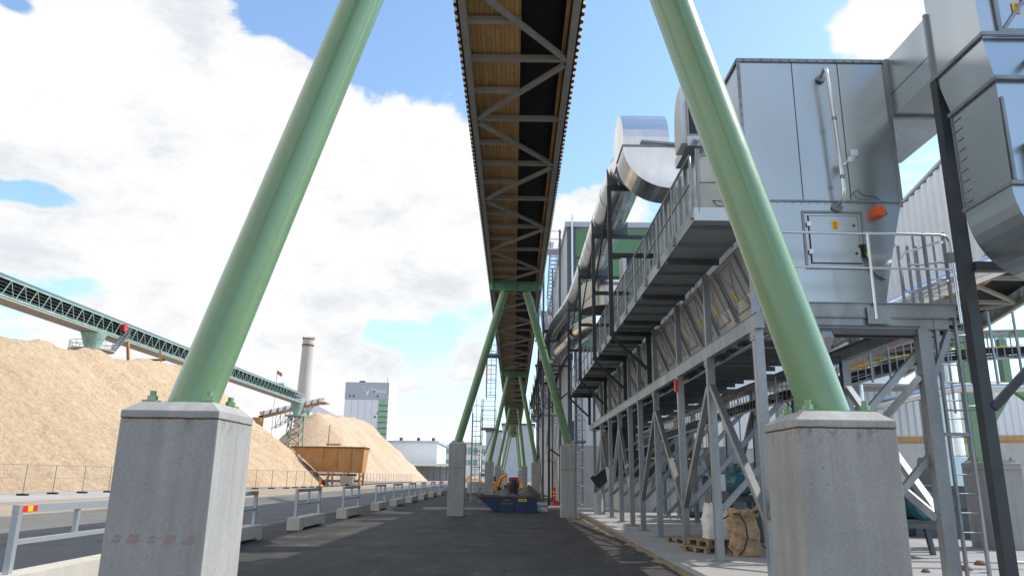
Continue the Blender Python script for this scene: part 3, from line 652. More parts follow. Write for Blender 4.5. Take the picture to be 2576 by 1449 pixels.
for yy in (103.0, 205.0):
    t2 = thing('slewing_tower' if yy > 150 else 'stacker_support', 'dark lattice support tower at the end of the green conveyor' if yy > 150 else 'pale green conveyor support with round platform rising out of the near chip pile', 'support tower', (SX, yy, 0))
    if yy < 150:
        b = M(); b.tube((SX, yy, 0), (SX, yy, SZ0 - 2.9), 0.9, n=16); b.build('column', 'pale_green_steel', t2)
        b = M(); b.tube((SX, yy, SZ0 - 2.9), (SX, yy, SZ0 - 0.4), 0.8, 1.7, n=14); b.build('head', 'pale_green_steel', t2)
        b = M(); b.tube((SX, yy, SZ0 - 3.4), (SX, yy, SZ0 - 2.9), 1.2, 2.7, n=28); b.tube((SX, yy, SZ0 - 2.9), (SX, yy, SZ0 - 2.7), 2.95, n=28); b.build('platform', 'grey_frame', t2)
        b = M()
        for zz in (0.55, 1.05): b.path([(SX + 2.85 * math.cos(a * math.pi / 14), yy + 2.85 * math.sin(a * math.pi / 14), SZ0 - 2.7 + zz) for a in range(28)], 0.04, n=4, closed=True)
        for a in range(0, 28, 2): b.tube((SX + 2.85 * math.cos(a * math.pi / 14), yy + 2.85 * math.sin(a * math.pi / 14), SZ0 - 2.7), (SX + 2.85 * math.cos(a * math.pi / 14), yy + 2.85 * math.sin(a * math.pi / 14), SZ0 - 1.65), 0.035, n=4)
        b.build('railing', 'galv', t2)
        b = M()
        for s in (-1, 1): b.beam((SX + 1.9 + s * 0.0, yy + 1.8 + s * 0.5, SZ0 - 2.7), (SX + 1.5, yy + 6.2 + s * 0.5, SZ0 + 0.9), 0.12, 0.25)
        for q in range(9): f = q / 9; b.box(SX + 1.3, SX + 2.1, yy + 1.8 + 4.4 * f - 0.5, yy + 1.8 + 4.4 * f + 0.5, SZ0 - 2.7 + 3.6 * f, SZ0 - 2.65 + 3.6 * f)
        for zz in (0.5, 1.0): b.beam((SX + 2.15, yy + 1.8, SZ0 - 2.7 + zz), (SX + 2.15, yy + 6.2, SZ0 + 0.9 + zz), 0.06)
        b.build('stair', 'galv', t2)
        b = M(); b.box(SX + 1.42, SX + 1.9, yy + 4.3, yy + 5.1, SZ0 + 0.9, SZ0 + 1.9); b.build('cable_reel', 'red_plastic', t2)
    else:
        b = M()
        for sx in (-1, 1):
            for sy in (-1, 1): b.beam((SX + sx * 2.2, yy + sy * 2.2, 0), (SX + sx * 1.6, yy + sy * 1.6, 17), 0.28)
        b.build('column', 'pale_green_steel', t2)
        b = M()
        for q in range(7):
            z0 = q * 2.4; w = 2.2 - 0.6 * z0 / 17
            for sx in (-1, 1):
                b.beam((SX + sx * w, yy - w, z0), (SX + sx * w, yy + w, z0 + 2.4), 0.16); b.beam((SX - w * sx, yy - w, z0), (SX + w * sx, yy - w, z0 + 2.4), 0.16)
            b.box(SX - w, SX + w, yy - w - .1, yy - w + .1, z0 + 2.3, z0 + 2.5)
        b.build('lattice', 'dark_rust', t2)
        b = M(); b.tube((SX, yy, 17), (SX, yy, 17.4), 3.0, n=16); b.tube((SX, yy, 17.4), (SX, yy, 20.6), 0.8, 1.9, n=12); b.build('head', 'pale_green_steel', t2)
        b = M()
        for zz in (18.5, 19.0): b.path([(SX + 4 * math.cos(a * math.pi / 8), yy + 4 * math.sin(a * math.pi / 8), zz) for a in range(16)], 0.06, n=4, closed=True)
        b.build('railing', 'galv', t2)
# slewing boom
t = thing('stacker_boom', 'rusty brown swinging boom tipping chips onto the far pile', 'conveyor', (-62, 207, 16))
A = V((-69, 203, 16.6)); Bq = V((-57.5, 222, 22.4))
dd = (Bq - A); side = V((dd.y, -dd.x, 0)).normalized()
for s in (-1, 1):
    b = M(); b.beam(A + side * s * 0.9, Bq + side * s * 0.9, 0.3, 0.7); b.build('girder', 'dark_rust', t)
b = M()
for q in range(9):
    f = q / 9; p = A + dd * f; b.beam(p + side * 0.95 + V((0, 0, .4)), p + side * 0.95 + V((0, 0, 1.7)), 0.3)
b.build_each('cover_frame', 'rust', t)
b = M(); b.beam(A + V((0, 0, 1.0)), Bq + V((0, 0, 1.0)), 1.4, 0.9); b.build('belt', 'grey_sheet', t)
b = M(); lo = A + dd * 0.2 + V((0, 0, -4.0)); hi = A + dd * 0.8 + V((0, 0, -0.7))
for s in (-1, 1): b.beam(lo + side * s * .8, hi + side * s * .8, 0.16)
for q in range(8):
    p = lo + (hi - lo) * q / 8; u = A + dd * (0.2 + 0.6 * q / 8) + V((0, 0, -0.4)); b.beam(p + side * .8, u + side * .8, 0.12)
    u2 = A + dd * (0.2 + 0.6 * (q + 1) / 8) + V((0, 0, -0.4)); b.beam(p + side * .8, u2 + side * .8, 0.1)
b.build('truss', 'dark_rust', t)
b = M(); b.box(-70.8, -68.6, 201.5, 204, 14, 16.4); b.build('counterweight', 'rust', t)
b = M()
for zz in (1.2, 1.8): b.beam(Bq + side * 1.1 + V((0, 0, zz)), Bq + side * 1.1 - dd * .35 + V((0, 0, zz)), 0.08)
b.box(Bq.x - 1.5, Bq.x + 1.5, Bq.y - 1.5, Bq.y + 2.5, Bq.z - .3, Bq.z + .2); b.build('end_platform', 'rust', t)
# covered inclined conveyor behind
t = thing('inclined_conveyor', 'pale covered conveyor sloping down behind the far chip pile', 'conveyor', (-95, 300, 18))
b = M(); b.beam((-93.5, 296, 34.2), (-68.5, 300, 21), 2.6, 3.4); b.build('gallery', 'tower_light', t)
b = M(); b.box(-97, -92.0, 294, 298, 33.4, 36.8); b.build('head_house', 'grey_sheet', t)
b = M(); b.box(-83, -82, 297, 298, 0, 27); b.build('leg', 'pale_green_steel', t)

# orange stub posts on the near pile crest
for x, y, z, lean, la in ((-56.6, 107.5, 17.6, 0.6, 'leaning orange brown post sticking out of the chip pile crest, left one'), (-56.5, 118, 18.0, 0.9, 'leaning rusty post with a cross bar near the pile end')):
    t = thing('marker_post', la, 'post', (x, y, z - 2))
    b = M(); b.beam((x, y, z - 2), (x - lean, y - .4, z + 2.6), 0.35); b.build('post', 'rust', t)
    if lean > .8: b = M(); b.beam((x - 4.6, y, z + 1.1), (x, y, z + 1.2), 0.3); b.build('cross_bar', 'dark_rust', t)

# ------------------------------------------------------------------ rusty hopper behind the fence
t = thing('rusty_hopper', 'long rusty steel hopper bin on legs parked before the far chip pile', 'hopper', (-28.5, 119, 0))
b = M(); X0, X1, Ya, Yb = -34.6, -23.2, 117, 121
b.hexa([(X0 + 4.2, Ya + .5, 1.95), (X1 + -.3, Ya + .5, 1.95), (X1 - .3, Yb - .5, 1.95), (X0 + 4.2, Yb - .5, 1.95), (X0, Ya, 5.75), (X1, Ya, 5.75), (X1, Yb, 5.75), (X0, Yb, 5.75)]); b.build('bin', 'rust', t)
b = M(); b.box(X0 - .05, X1 + .08, Ya - .1, Ya - .003, 5.65, 5.86); b.box(X1 + .003, X1 + .12, Ya, Yb, 5.65, 5.86); b.build_each('rim', 'dark_rust', t)
for x in (-29.6, -27.4, -25.2):
    b = M(); b.beam((x, Ya + .42, 2.1), (x, Ya - .06, 5.6), .1, .08); b.build('bin_rib', 'rust', t)
b = M(); b.box(X0 + 5.4, X0 + 7.6, Ya - .05, Ya + .5, 6.05, 6.3); b.build('catch_plate', 'rust', t)
b = M(); b.beam((-29.0, 117.3, 6.0), (-28.9, 117.3, 9.2), .14); b.build('mast', 'rust', t)
for x in (-31.2, -28.7, -26.2, -23.8):
    b = M(); b.beam((x, 117.5, 0), (x, 117.5, 2.4), .28); b.build('leg', 'rust', t); b = M(); b.beam((x, 120.5, 0), (x, 120.5, 2.4), .28); b.build('leg', 'rust', t); b = M(); b.beam((x - .5, 117.4, .6), (x + .8, 117.4, 2.0), .16); b.build('brace', 'rust', t)
b = M(); b.box(-31.5, -24, 117.3, 120.7, .55, .85); b.box(-33.2, -24.4, 117.9, 118.2, 1.5, 1.8); b.build('sub_frame', 'dark_rust', t)
b = M(); b.box(-26.6, -24.6, 116.6, 118, .3, 1.5); b.tube((-26.0, 116.5, .4), (-26.0, 117.1, .4), .4, n=12); b.tube((-24.9, 116.5, .4), (-24.9, 117.1, .4), .4, n=12); b.build('drive_unit', 'grey_frame', t)

# ------------------------------------------------------------------ chimney
t = thing('chimney', 'tall tapering concrete chimney behind the chip piles', 'chimney', (-171, 600, 0))
b = M(); b.tube((-171, 600, 0), (-171, 600, 109.5), 7.0, 4.4, n=40); b.build('shaft', 'chimney_concrete', t)
b = M(); b.tube((-171, 600, 104), (-171, 600, 105.2), 4.9, n=40); b.tube((-171, 600, 109.5), (-171, 600, 110.4), 4.75, n=40)
for a in range(20):
    q = a * math.pi / 10; b.box(-171 + 4.7 * math.cos(q) - .15, -171 + 4.7 * math.cos(q) + .15, 600 + 4.7 * math.sin(q) - .15, 600 + 4.7 * math.sin(q) + .15, 110.4, 111.6)
b.build('rim_gallery', 'dark_rust', t)

# ------------------------------------------------------------------ mill tower with sign
TY = 400.0; TX0, TX1, TZ = -91.6, -68.2, 50.5
t = thing('mill_tower', 'tall grey and white mill tower with green panel strip and white name sign', 'building', (-80, TY, 0))
w = M().box(TX0, TX1, TY, TY + 26, 0, TZ - 9.2).build('main_wall', 'tower_light', t)
b = M(); b.box(TX0 - .1, TX1 + .02, TY - .25, TY + 26, TZ - 9.2, TZ); top = b.build('upper_band', 'tower_grey', t)
b = M(); b.box(TX1 + .03, TX1 + .4, TY - .1, TY + 26.2, 0, TZ + .1); b.build('side_wall', 'tower_white', t)
b = M(); b.box(TX1 - 5.0, TX1 - .25, TY - .35, TY - .003, 10, TZ - 9.4); gs = b.build('green_strip', 'strip_green', t)
b = M()
for z in range(14, 41, 3): b.box(TX1 - 5.0, TX1 + .3, TY - .6, TY - .36, z, z + .35)
b.build_each('louvre_ledge', 'slate_frame', t)
b = M()
for x in range(1, 5): b.box(TX0 + x * 3.7, TX0 + x * 3.7 + .16, TY - .06, TY - .003, 0, TZ - 9.4)
b.build_each('panel_joint', 'tower_grey', t)
for x, z in ((TX0 + 2.2, TZ - 8), (TX0 + 4.3, TZ - 8), (TX0 + 17.2, TZ - 8), (TX0 + 17.8, TZ - 17), (TX0 + 16.3, TZ - 19)):
    b = M(); yy = TY - .3 if z > TZ - 9 else TY - .1; b.box(x, x + .9, yy, yy + .04, z, z + 1.1); b.build('window', 'window_glass', t)
b = M()
for z in (TZ - 11.5, TZ - 14.5): 
    for yq in (5, 8): b.box(TX1 + .41, TX1 + .5, TY + yq, TY + yq + 1.2, z, z + 1.6)
b.build_each('side_window', 'window_glass', t)
b = M(); b.box(TX0 + 6, TX0 + 9, TY + 6, TY + 9, TZ, TZ + 1.6); b.build('roof_unit', 'slate_frame', t)
b = M(); b.tube((TX1 - 1.2, TY + 2, TZ), (TX1 - 1.2, TY + 2, TZ + 3.2), .12, n=6); b.build('aerial', 'slate_frame', t)
text_obj('Metsä', 3.3, (TX0 + 14.4, TY - .32, TZ - 5.6), (1, 0, 0), (0, 0, 1), 'tower_white', 'name_sign', top, 0.05, 0.06)
b = M(); ex, ez = TX0 + 12.1, TZ - 7.0; ey = TY - .42    # antlered emblem
def pl(pts, r=.22):
    b.path([(ex + x, ey, ez + z) for x, z in pts], r, n=5)
for s in (-1, 1):
    pl([(s * .1, 1.9), (s * 1.0, 2.6), (s * 1.7, 3.4), (s * 1.9, 4.6)]); pl([(s * 1.2, 2.8), (s * .9, 3.9)], .17); pl([(s * 1.6, 3.3), (s * 2.4, 3.9)], .17); pl([(s * .5, 2.2), (s * 1.6, 2.1), (s * 2.4, 2.9)], .17); pl([(s * .5, 1.9), (s * 1.2, 1.5)], .2)
b.prism([(ex - .75, ey - .1, ez + 2.1), (ex + .75, ey - .1, ez + 2.1), (ex + .45, ey - .1, ez + .3), (ex, ey - .1, ez - .2), (ex - .45, ey - .1, ez + .3)][::-1], (0, .2, 0))
sub(b, 'antler_emblem', 'tower_white', top)

# ------------------------------------------------------------------ low industrial buildings far away
def low_building(name, label, x0, x1, y0, y1, h, wallm, roofm, bands=None, cols=0):
    t = thing(name, label, 'building', ((x0 + x1) / 2, y0, 0))
    M().box(x0, x1, y0, y1, 0, h).build('wall', wallm, t)
    M().box(x0 - .5, x1 + .5, y0 - .5, y1 + .5, h, h + .8).build('roof', roofm, t)
    for z0, z1 in bands or ():
        n = max(3, int((x1 - x0) / 6))
        for i in range(n):
            w = (x1 - x0 - 2) / n; M().box(x0 + 1 + i * w, x0 + 1 + (i + .82) * w, y0 - .12, y0 - .02, z0, z1).build('window', 'far_window', t)
    for i in range(cols):
        w = (x1 - x0) / cols; M().box(x0 + i * w, x0 + i * w + .6, y0 - 1.2, y0 - .6, 0, 4.5).build('pillar', 'white_wall', t)
    return t
low_building('warehouse', 'low pale grey warehouse with flat roof right of the far chip pile', -50, -30.5, 300, 340, 14.5, 'white_sheet', 'tower_grey', None, 0)
t = thing('roof_exhaust', 'small dark exhaust vents on the warehouse roof edge', 'vents', (-38, 302, 15.3))
for x in (-46, -39, -33): M().box(x, x + 1.2, 302, 303.2, 15.3, 16.6).build('vent', 'slate_frame', t)
t = thing('loading_canopy', 'white loading canopy on slim posts at the warehouse foot', 'canopy', (-36, 285, 0))
M().box(-43, -22, 284, 296, 5.4, 6.3).build('roof', 'white_wall', t)
for i in range(9): M().box(-42 + i * 2.4, -41.6 + i * 2.4, 284.1, 284.5, 0, 5.4).build('post', 'slate_frame', t)
M().box(-43, -22, 295, 295.5, 0, 5.3).build('rear_wall', 'grey_sheet', t)
low_building('office_block', 'long white office block with green ribbon windows in the distance', -60, -6, 520, 540, 22, 'white_wall', 'tower_grey', [(4, 7), (10, 13), (17, 20.5)], 0)
low_building('rooftop_plant_building', 'pale box building with glazed top floor left of the caged ladders', -30, -19, 430, 450, 20, 'white_wall', 'tower_grey', [(14, 18), (8, 11)], 0)
low_building('blue_mill_building', 'blue grey mill block behind the caged ladders', -14, -6, 380, 400, 24, 'tower_grey', 'slate_frame', None, 0)
low_building('end_mill_building', 'slate blue building at the end of the conveyor line', -5, 9, 330, 350, 24, 'grey_sheet', 'slate_frame', None, 0)
t = thing('storage_hall', 'dull purple grey storage hall roof behind the near chip pile', 'building', (-190, 240, 0))
b = M(); b.hexa([(-260, 215, 0), (-112, 215, 0), (-112, 300, 0), (-260, 300, 0), (-260, 215, 46), (-112, 215, 25.5), (-112, 300, 25.5), (-260, 300, 46)]); b.build('wall', 'purple_roof', t)
b = M(); b.hexa([(-261, 214, 46), (-111, 214, 25.6), (-111, 301, 25.6), (-261, 301, 46), (-261, 214, 47), (-111, 214, 26.5), (-111, 301, 26.5), (-261, 301, 47)]); b.build('roof', 'purple_roof', t)
# flag on mast
t = thing('flagpole', 'thin mast with a small orange brown flag before the chimney', 'flagpole', (-81, 250, 0))
M().tube((-81, 250, 0), (-81, 250, 36), .09, n=6).build('mast', 'galvanised_mesh', t)
b = M(); b.hexa([(-81, 250, 34.6), (-79.2, 250, 33.6), (-79.2, 250.05, 33.6), (-81, 250.05, 34.6), (-81, 250, 35.9), (-79.2, 250, 34.8), (-79.2, 250.05, 34.8), (-81, 250.05, 35.9)]); b.build('flag', 'rust', t)

# ------------------------------------------------------------------ caged ladders at the left of the conveyor
def caged_ladder(x0, x1, y, z0, z1, label, cage=True, plat=None):
    t = thing('caged_ladder', label, 'ladder', ((x0 + x1) / 2, y, z0), 'caged steel ladders left of the conveyor')
    for x in (x0, x1): M().box(x - .03, x + .03, y - .04, y + .04, z0, z1).build('rail', 'galv', t)
    b = M(); z = z0 + .15
    while z < z1: b.tube((x0, y, z), (x1, y, z), .016, n=6); z += .3
    b.build('rungs', 'galv', t)
    if cage:
        b = M(); c = V(((x0 + x1) / 2, y)); r = (x1 - x0) / 2 + .05; zz = z0 + .2
        while zz < z1 + 1:
            b.path([(c.x + r * math.cos(a * math.pi / 8), y - .05 - .75 * math.sin(a * math.pi / 8), zz) for a in range(9)], .022, n=4); zz += .95
        for a in (1, 4, 7): b.tube((c.x + r * math.cos(a * math.pi / 8), y - .05 - .75 * math.sin(a * math.pi / 8), z0 + .2), (c.x + r * math.cos(a * math.pi / 8), y - .05 - .75 * math.sin(a * math.pi / 8), z1 + .9), .018, n=4)
        b.build('cage', 'galv', t)
    if plat:
        b = M(); b.box(x0 - .1, x1 + .15, y - .8, y + .5, plat - .12, plat); b.build('platform', 'galv', t)
        b = M()
        for zz in (.55, 1.1):
            b.path([(x0 - .05, y - .75, plat + zz), (x1 + .1, y - .75, plat + zz)], .02, n=5); b.path([(x0 - .05, y - .75, plat + zz), (x0 - .05, y + .45, plat + zz)], .02, n=5)
        for x in (x0 - .05, x1 + .1): b.tube((x, y - .75, plat), (x, y - .75, plat + 1.1), .02, n=5)
        b.build('railing', 'galv', t)
    return t
caged_ladder(-2.65, -2.13, 48, 0.1, 5.6, 'lowest caged ladder hanging left of the second trestle')
caged_ladder(-2.02, -1.24, 48, 4.7, 6.5, 'middle ladder section standing on a small grey platform', False, 4.65)
caged_ladder(-1.82, -1.22, 48.2, 6.5, 9.4, 'upper caged ladder reaching the conveyor floor', True, 9.4)
caged_ladder(3.38, 3.78, 41.5, .05, 6.6, 'slim caged ladder on the wall just right of the second row pedestal', True, 3.6)
t = thing('ladder_mast', 'thin steel mast beside the lowest caged ladder', 'mast', (-2.0, 48.4, 0)); M().tube((-2.05, 48.4, 0), (-2.05, 48.4, 4.6), .035, n=6).build('tube', 'galv', t)
b = M(); b.beam((-1.9, 48.4, 2.9), (-1.3, 48.4, 4.5), .07); b.build('bracket', 'galv', t)

# ------------------------------------------------------------------ plant building with green cladding
BX, BY = 3.35, 46.0
t = thing('plant_building', 'tall plant building with green cladding bands and concrete base', 'building', (12, BY, 0))
M().box(BX + .1, 24, BY + .1, 112, 0, 17.6).build('core_wall', 'grey_sheet', t)
M().box(BX, 24, BY, BY + .09, 0, 3.5).build('concrete_plinth', 'concrete_plain', t)
M().box(BX + .003, 24.01, BY - .04, BY + .05, 3.52, 9.5).build('lower_cladding', 'white_sheet', t)
z = 9.5
for i in range(4):
    M().box(BX + .55, 24.02, BY - .05, BY + .04, z + .14, z + 1.95).build('green_panel', 'panel_green', t)
    M().box(BX + .02, 24.03, BY - .12, BY + .03, z, z + .13).build('band_frame', 'slate_frame', t); z += 2.0
M().box(BX - .02, BX + .55, BY - .10, BY + .05, 3.52, 17.55).build('corner_trim', 'slate_frame', t)
M().box(BX - .15, 24.2, BY - .2, 112.2, 17.6, 17.95).build('parapet', 'grey_sheet', t)
b = M(); b.corr((BX, BY + .4, 3.6), (0, 1, 0), (0, 0, 14), 65, .3, .05, (-1, 0, 0)); b.build('side_cladding', 'grey_sheet', t)
b = M(); b.box(BX - .12, BX - .003, BY + .3, 112, 0, 3.55); b.build('side_plinth', 'concrete_plain', t)
M().box(BX - .05, BX + .7, BY - .02 + .5, BY + 1.0, 9, 9.2).build('ledge', 'slate_frame', t)
b = M(); b.tube((BX + .3, BY - .25, 5), (BX + .3, BY - .25, 18.4), .07, n=8); b.build('downpipe', 'steel_bright', t)

# side stair tower
t = thing('stair_tower', 'open steel stair tower with white gratings beside the green building', 'stairs', (2.6, 56, 0))
for x in (1.95, 3.1):
    for y in (50, 60): M().box(x - .07, x + .07, y - .07, y + .07, 0, 18.8).build('column', 'slate_frame', t)
z = 0.0; k = 0
while z < 17.5:
    b = M(); xa = 1.98 if k % 2 == 0 else 2.55; ya, yb = (51.5, 57.5) if k % 2 == 0 else (57.5, 51.5)
    for s in (0, .52): b.beam((xa + s, ya, z), (xa + s, yb, z + 2.9), .05, .2)
    for q in range(15):
        f = (q + .5) / 15; b.box(xa, xa + .52, ya + (yb - ya) * f - .13, ya + (yb - ya) * f + .13, z + 2.9 * f, z + 2.9 * f + .04)
    b.build('flight', 'white_sheet', t)
    b = M()
    for zz in (.5, 1.05): b.beam((xa - .04, ya, z + zz), (xa - .04, yb, z + 2.9 + zz), .04)
    b.build('handrail', 'slate_frame', t)
    b = M(); yl = 57.5 if k % 2 == 0 else 50.1; b.box(1.95, 3.1, yl, yl + 1.4, z + 2.86, z + 2.94); b.build('landing', 'white_sheet', t)
    z += 2.9; k += 1
b = M()
for zz in (.5, 1.1): b.path([(1.95, 50, 17.6 + zz), (3.2, 50, 17.6 + zz), (3.2, 60, 17.6 + zz)], .03, n=5); b.path([(1.95, 50, 17.6 + zz), (1.95, 60, 17.6 + zz)], .03, n=5)
b.build('top_railing', 'galv', t)

# ------------------------------------------------------------------ dryer casing (big galvanised box line)
CX0, CX1, CY0, CY1 = 4.33, 7.22, 13.0, 40.5
t = thing('dryer_casing', 'long galvanised dryer casing with access door, raised on a steel frame', 'dryer', (5.8, 13, 4.4))
b = M(); b.box(CX0, CX1, CY0, 16.1, 6.72, 9.66); b.build('front_chamber', 'galv_sheet', t)
b = M(); b.hexa([(CX0 + .5, CY0, 4.64), (6.7, CY0, 4.64), (6.7, 16.1, 4.64), (CX0 + .5, 16.1, 4.64), (CX0, CY0, 5.9), (7.0, CY0, 5.9), (7.0, 16.1, 5.9), (CX0, 16.1, 5.9)]); b.hexa([(CX0, CY0, 5.9), (7.0, CY0, 5.9), (7.0, 16.1, 5.9), (CX0, 16.1, 5.9), (CX0, CY0, 6.70), (CX1, CY0, 6.70), (CX1, 16.1, 6.70), (CX0, 16.1, 6.70)]); fh = b.build('front_hopper', 'galv_sheet', t)
b = M(); b.box(CX0 - .02, CX1 + .02, CY0 - .03, CY0 + .02, 6.69, 6.72); b.build('flange', 'galv', t)
b = M()
for i in range(19): b.tube((CX0 + .12 + i * .15, CY0 - .012, 6.66), (CX0 + .12 + i * .15, CY0 - .003, 6.66), .009, n=6, smooth=False)
sub(b, 'rivet_row', 'galv_dark', fh)
b = M(); b.box(CX0 - .03, CX1 + .03, CY0 - .035, CY0 + .03, 9.62, 9.69); b.box(CX0 - .035, CX0 + .03, CY0, 16.1, 9.62, 9.69)
for i in range(16): b.box(CX0 + .1 + i * .18, CX0 + .13 + i * .18, CY0 - .05, CY0 - .036, 9.64, 9.67)
b.build('roof_flange', 'galv', t)
b = M(); b.box(CX0 - .03, CX0 + .035, CY0 - .03, CY0 - .003, 6.74, 9.62)
for i in range(14): b.box(CX0 - .005, CX0 + .02, CY0 - .045, CY0 - .031, 6.85 + i * .2, 6.89 + i * .2)
b.box(CX1 - .035, CX1 + .03, CY0 - .03, CY0 - .003, 6.74, 9.62); b.build_each('corner_flange', 'galv', t)
b = M()
for x in (5.39, 6.29): b.box(x - .008, x + .008, CY0 - .007, CY0 - .002, 6.74, 9.62)
b.build_each('panel_seam', 'galv_dark', t)
# access door with frame, hinges, label
b = M(); fx0, fx1, fz0, fz1 = 5.43, 6.37, 5.50, 6.42
for a in ((fx0 - .1, fx1 + .1, fz0 - .12, fz0 - .08), (fx0 - .1, fx1 + .1, fz1 + .05, fz1 + .09), (fx0 - .1, fx0 - .06, fz0 - .08, fz1 + .05), (fx1 + .06, fx1 + .1, fz0 - .08, fz1 + .05)): b.box(a[0], a[1], CY0 - .025, CY0 - .003, a[2], a[3])
b.build('door_frame', 'galv', t)
b = M(); b.box(fx0 + .02, fx1 - .02, CY0 - .03, CY0 - .003, fz0, fz1 - .02); dr = b.build('access_door', 'galv_sheet', t)
b = M()
for a in ((fx0 + .004, fx0 + .018, fz0, fz1), (fx1 - .018, fx1 - .004, fz0, fz1), (fx0, fx1, fz0 - .016, fz0 - .002), (fx0, fx1, fz1 - .018, fz1 - .004)): b.box(a[0], a[1], CY0 - .012, CY0 - .003, a[2], a[3])
b.build('door_gap', 'black_print', t)
def warn_label(x, z, w, h, y, part, xdir=V((1, 0, 0)), nrm=V((0, -1, 0))):
    """orange yellow warning label: triangle over a hand mark"""
    p0 = V((x, y, z)); up_ = V((0, 0, 1))
    def P(u, v, d): return p0 + xdir * (u * w) + up_ * (v * h) + nrm * d
    b = M(); b.hexa([P(0, 0, 0), P(1, 0, 0), P(1, 0, .003), P(0, 0, .003), P(0, 1, 0), P(1, 1, 0), P(1, 1, .003), P(0, 1, .003)]); sub(b, 'warning_label', 'yellow_sticker', part)
    b = M()
    def bar(a, c, th=.05):
        a = V(a); c = V(c); d = (c - a); n_ = V((-d.y, d.x)).normalized() * th / 2
        q = [P(a.x + n_.x, a.y + n_.y * w / h, .0045), P(c.x + n_.x, c.y + n_.y * w / h, .0045), P(c.x - n_.x, c.y - n_.y * w / h, .0045), P(a.x - n_.x, a.y - n_.y * w / h, .0045)]; b.face(q)
    bar((.2, .56), (.8, .56)); bar((.2, .56), (.5, .9)); bar((.8, .56), (.5, .9)); bar((.5, .64), (.5, .78), .09)
    bar((.3, .14), (.7, .14), .08); bar((.32, .14), (.42, .4), .07); bar((.68, .14), (.58, .4), .07); bar((.42, .4), (.58, .4), .08)
    sub(b, 'warning_symbol', 'black_print', part)
warn_label(5.86, 6.14, .13, .17, CY0 - .031, dr)
b = M()
for z in (5.66, 6.2): b.box(fx0 - .03, fx0 + .05, CY0 - .045, CY0 - .031, z, z + .09)
sub_each(b, 'hinge', 'steel_bright', dr)
b = M()
for z in (5.68, 6.22): b.tube((6.27, CY0 - .045, z), (6.27, CY0 - .03, z), .022, n=10)
sub_each(b, 'knob', 'black_print', dr)
b = M(); b.box(6.385, 6.43, CY0 - .09, CY0 - .026, 5.62, 5.84); b.box(6.33, 6.44, CY0 - .07, CY0 - .032, 5.80, 5.85); b.build('safety_switch', 'black_rubber', t)
b = M(); b.path([(6.42, CY0 - .07, 5.62), (6.46, CY0 - .08, 5.5), (6.5, CY0 - .05, 5.35), (6.6, CY0 - .05, 5.24), (6.75, CY0 - .04, 5.2)], .014, n=6); b.build('cable', 'black_rubber', t)
b = M(); b.path([(6.43, CY0 - .08, 5.67), (6.47, CY0 - .085, 5.56)], .02, n=6); b.build('yellow_plug', 'lens_yellow', t)
# standpipe with elbows
b = M(); b.path([(5.93, CY0 - .01, 9.28), (5.93, CY0 - .2, 9.36), (5.94, CY0 - .26, 9.33), (5.95, CY0 - .28, 9.22), (6.0, CY0 - .28, 8.2), (6.04, CY0 - .28, 6.85), (6.04, CY0 - .26, 6.72), (6.02, CY0 - .2, 6.64), (6.0, CY0 - .01, 6.58)], .035, n=12)
sp_ = b.build('standpipe', 'steel_bright', t)
b = M(); b.tube((5.93, CY0 - .05, 9.26), (5.93, CY0 - .02, 9.25), .09, n=16); b.tube((6.0, CY0 - .05, 6.58), (6.0, CY0 - .02, 6.57), .1, n=16); b.tube((6.0, CY0 - .28, 8.24), (6.0, CY0 - .28, 8.3), .045, n=12); b.tube((6.04, CY0 - .28, 7.05), (6.04, CY0 - .28, 7.12), .045, n=12); sub_each(b, 'pipe_flange', 'galv', sp_)
b = M(); b.beam((6.04, CY0 - .28, 7.3), (6.16, CY0 - .34, 7.38), .04); b.tube((6.14, CY0 - .36, 7.34), (6.24, CY0 - .40, 7.50), .05, .065, n=12); b.box(6.15, 6.29, CY0 - .46, CY0 - .33, 7.43, 7.56); sub(b, 'gauge', 'steel_bright', sp_)
b = M(); b.box(6.62, 6.79, CY0 - .2, CY0 - .004, 6.38, 6.55); b.build('orange_actuator', 'orange_plastic', t)
b = M(); b.path([(6.79, CY0 - .1, 6.47), (6.86, CY0 - .1, 6.5), (6.89, CY0 - .08, 6.44), (6.8, CY0 - .05, 6.40)], .012, n=6); b.path([(6.3, CY0 - .05, 6.85), (6.38, CY0 - .1, 6.9), (6.45, CY0 - .1, 6.8), (6.7, CY0 - .1, 6.76), (6.78, CY0 - .1, 6.7)], .009, n=5); b.build('cable', 'black_rubber', t)
# long body
b = M(); b.box(CX0 + .002, CX1, 16.11, CY1, 6.0, 9.45); lb = b.build('body_wall', 'galv_sheet', t)
b = M(); y = 16.4
while y < CY1: b.box(CX0 - .05, CX0 - .003, y, y + .05, 6.0, 9.44); y += .62
b.build_each('stiffener', 'galv_sheet', t)
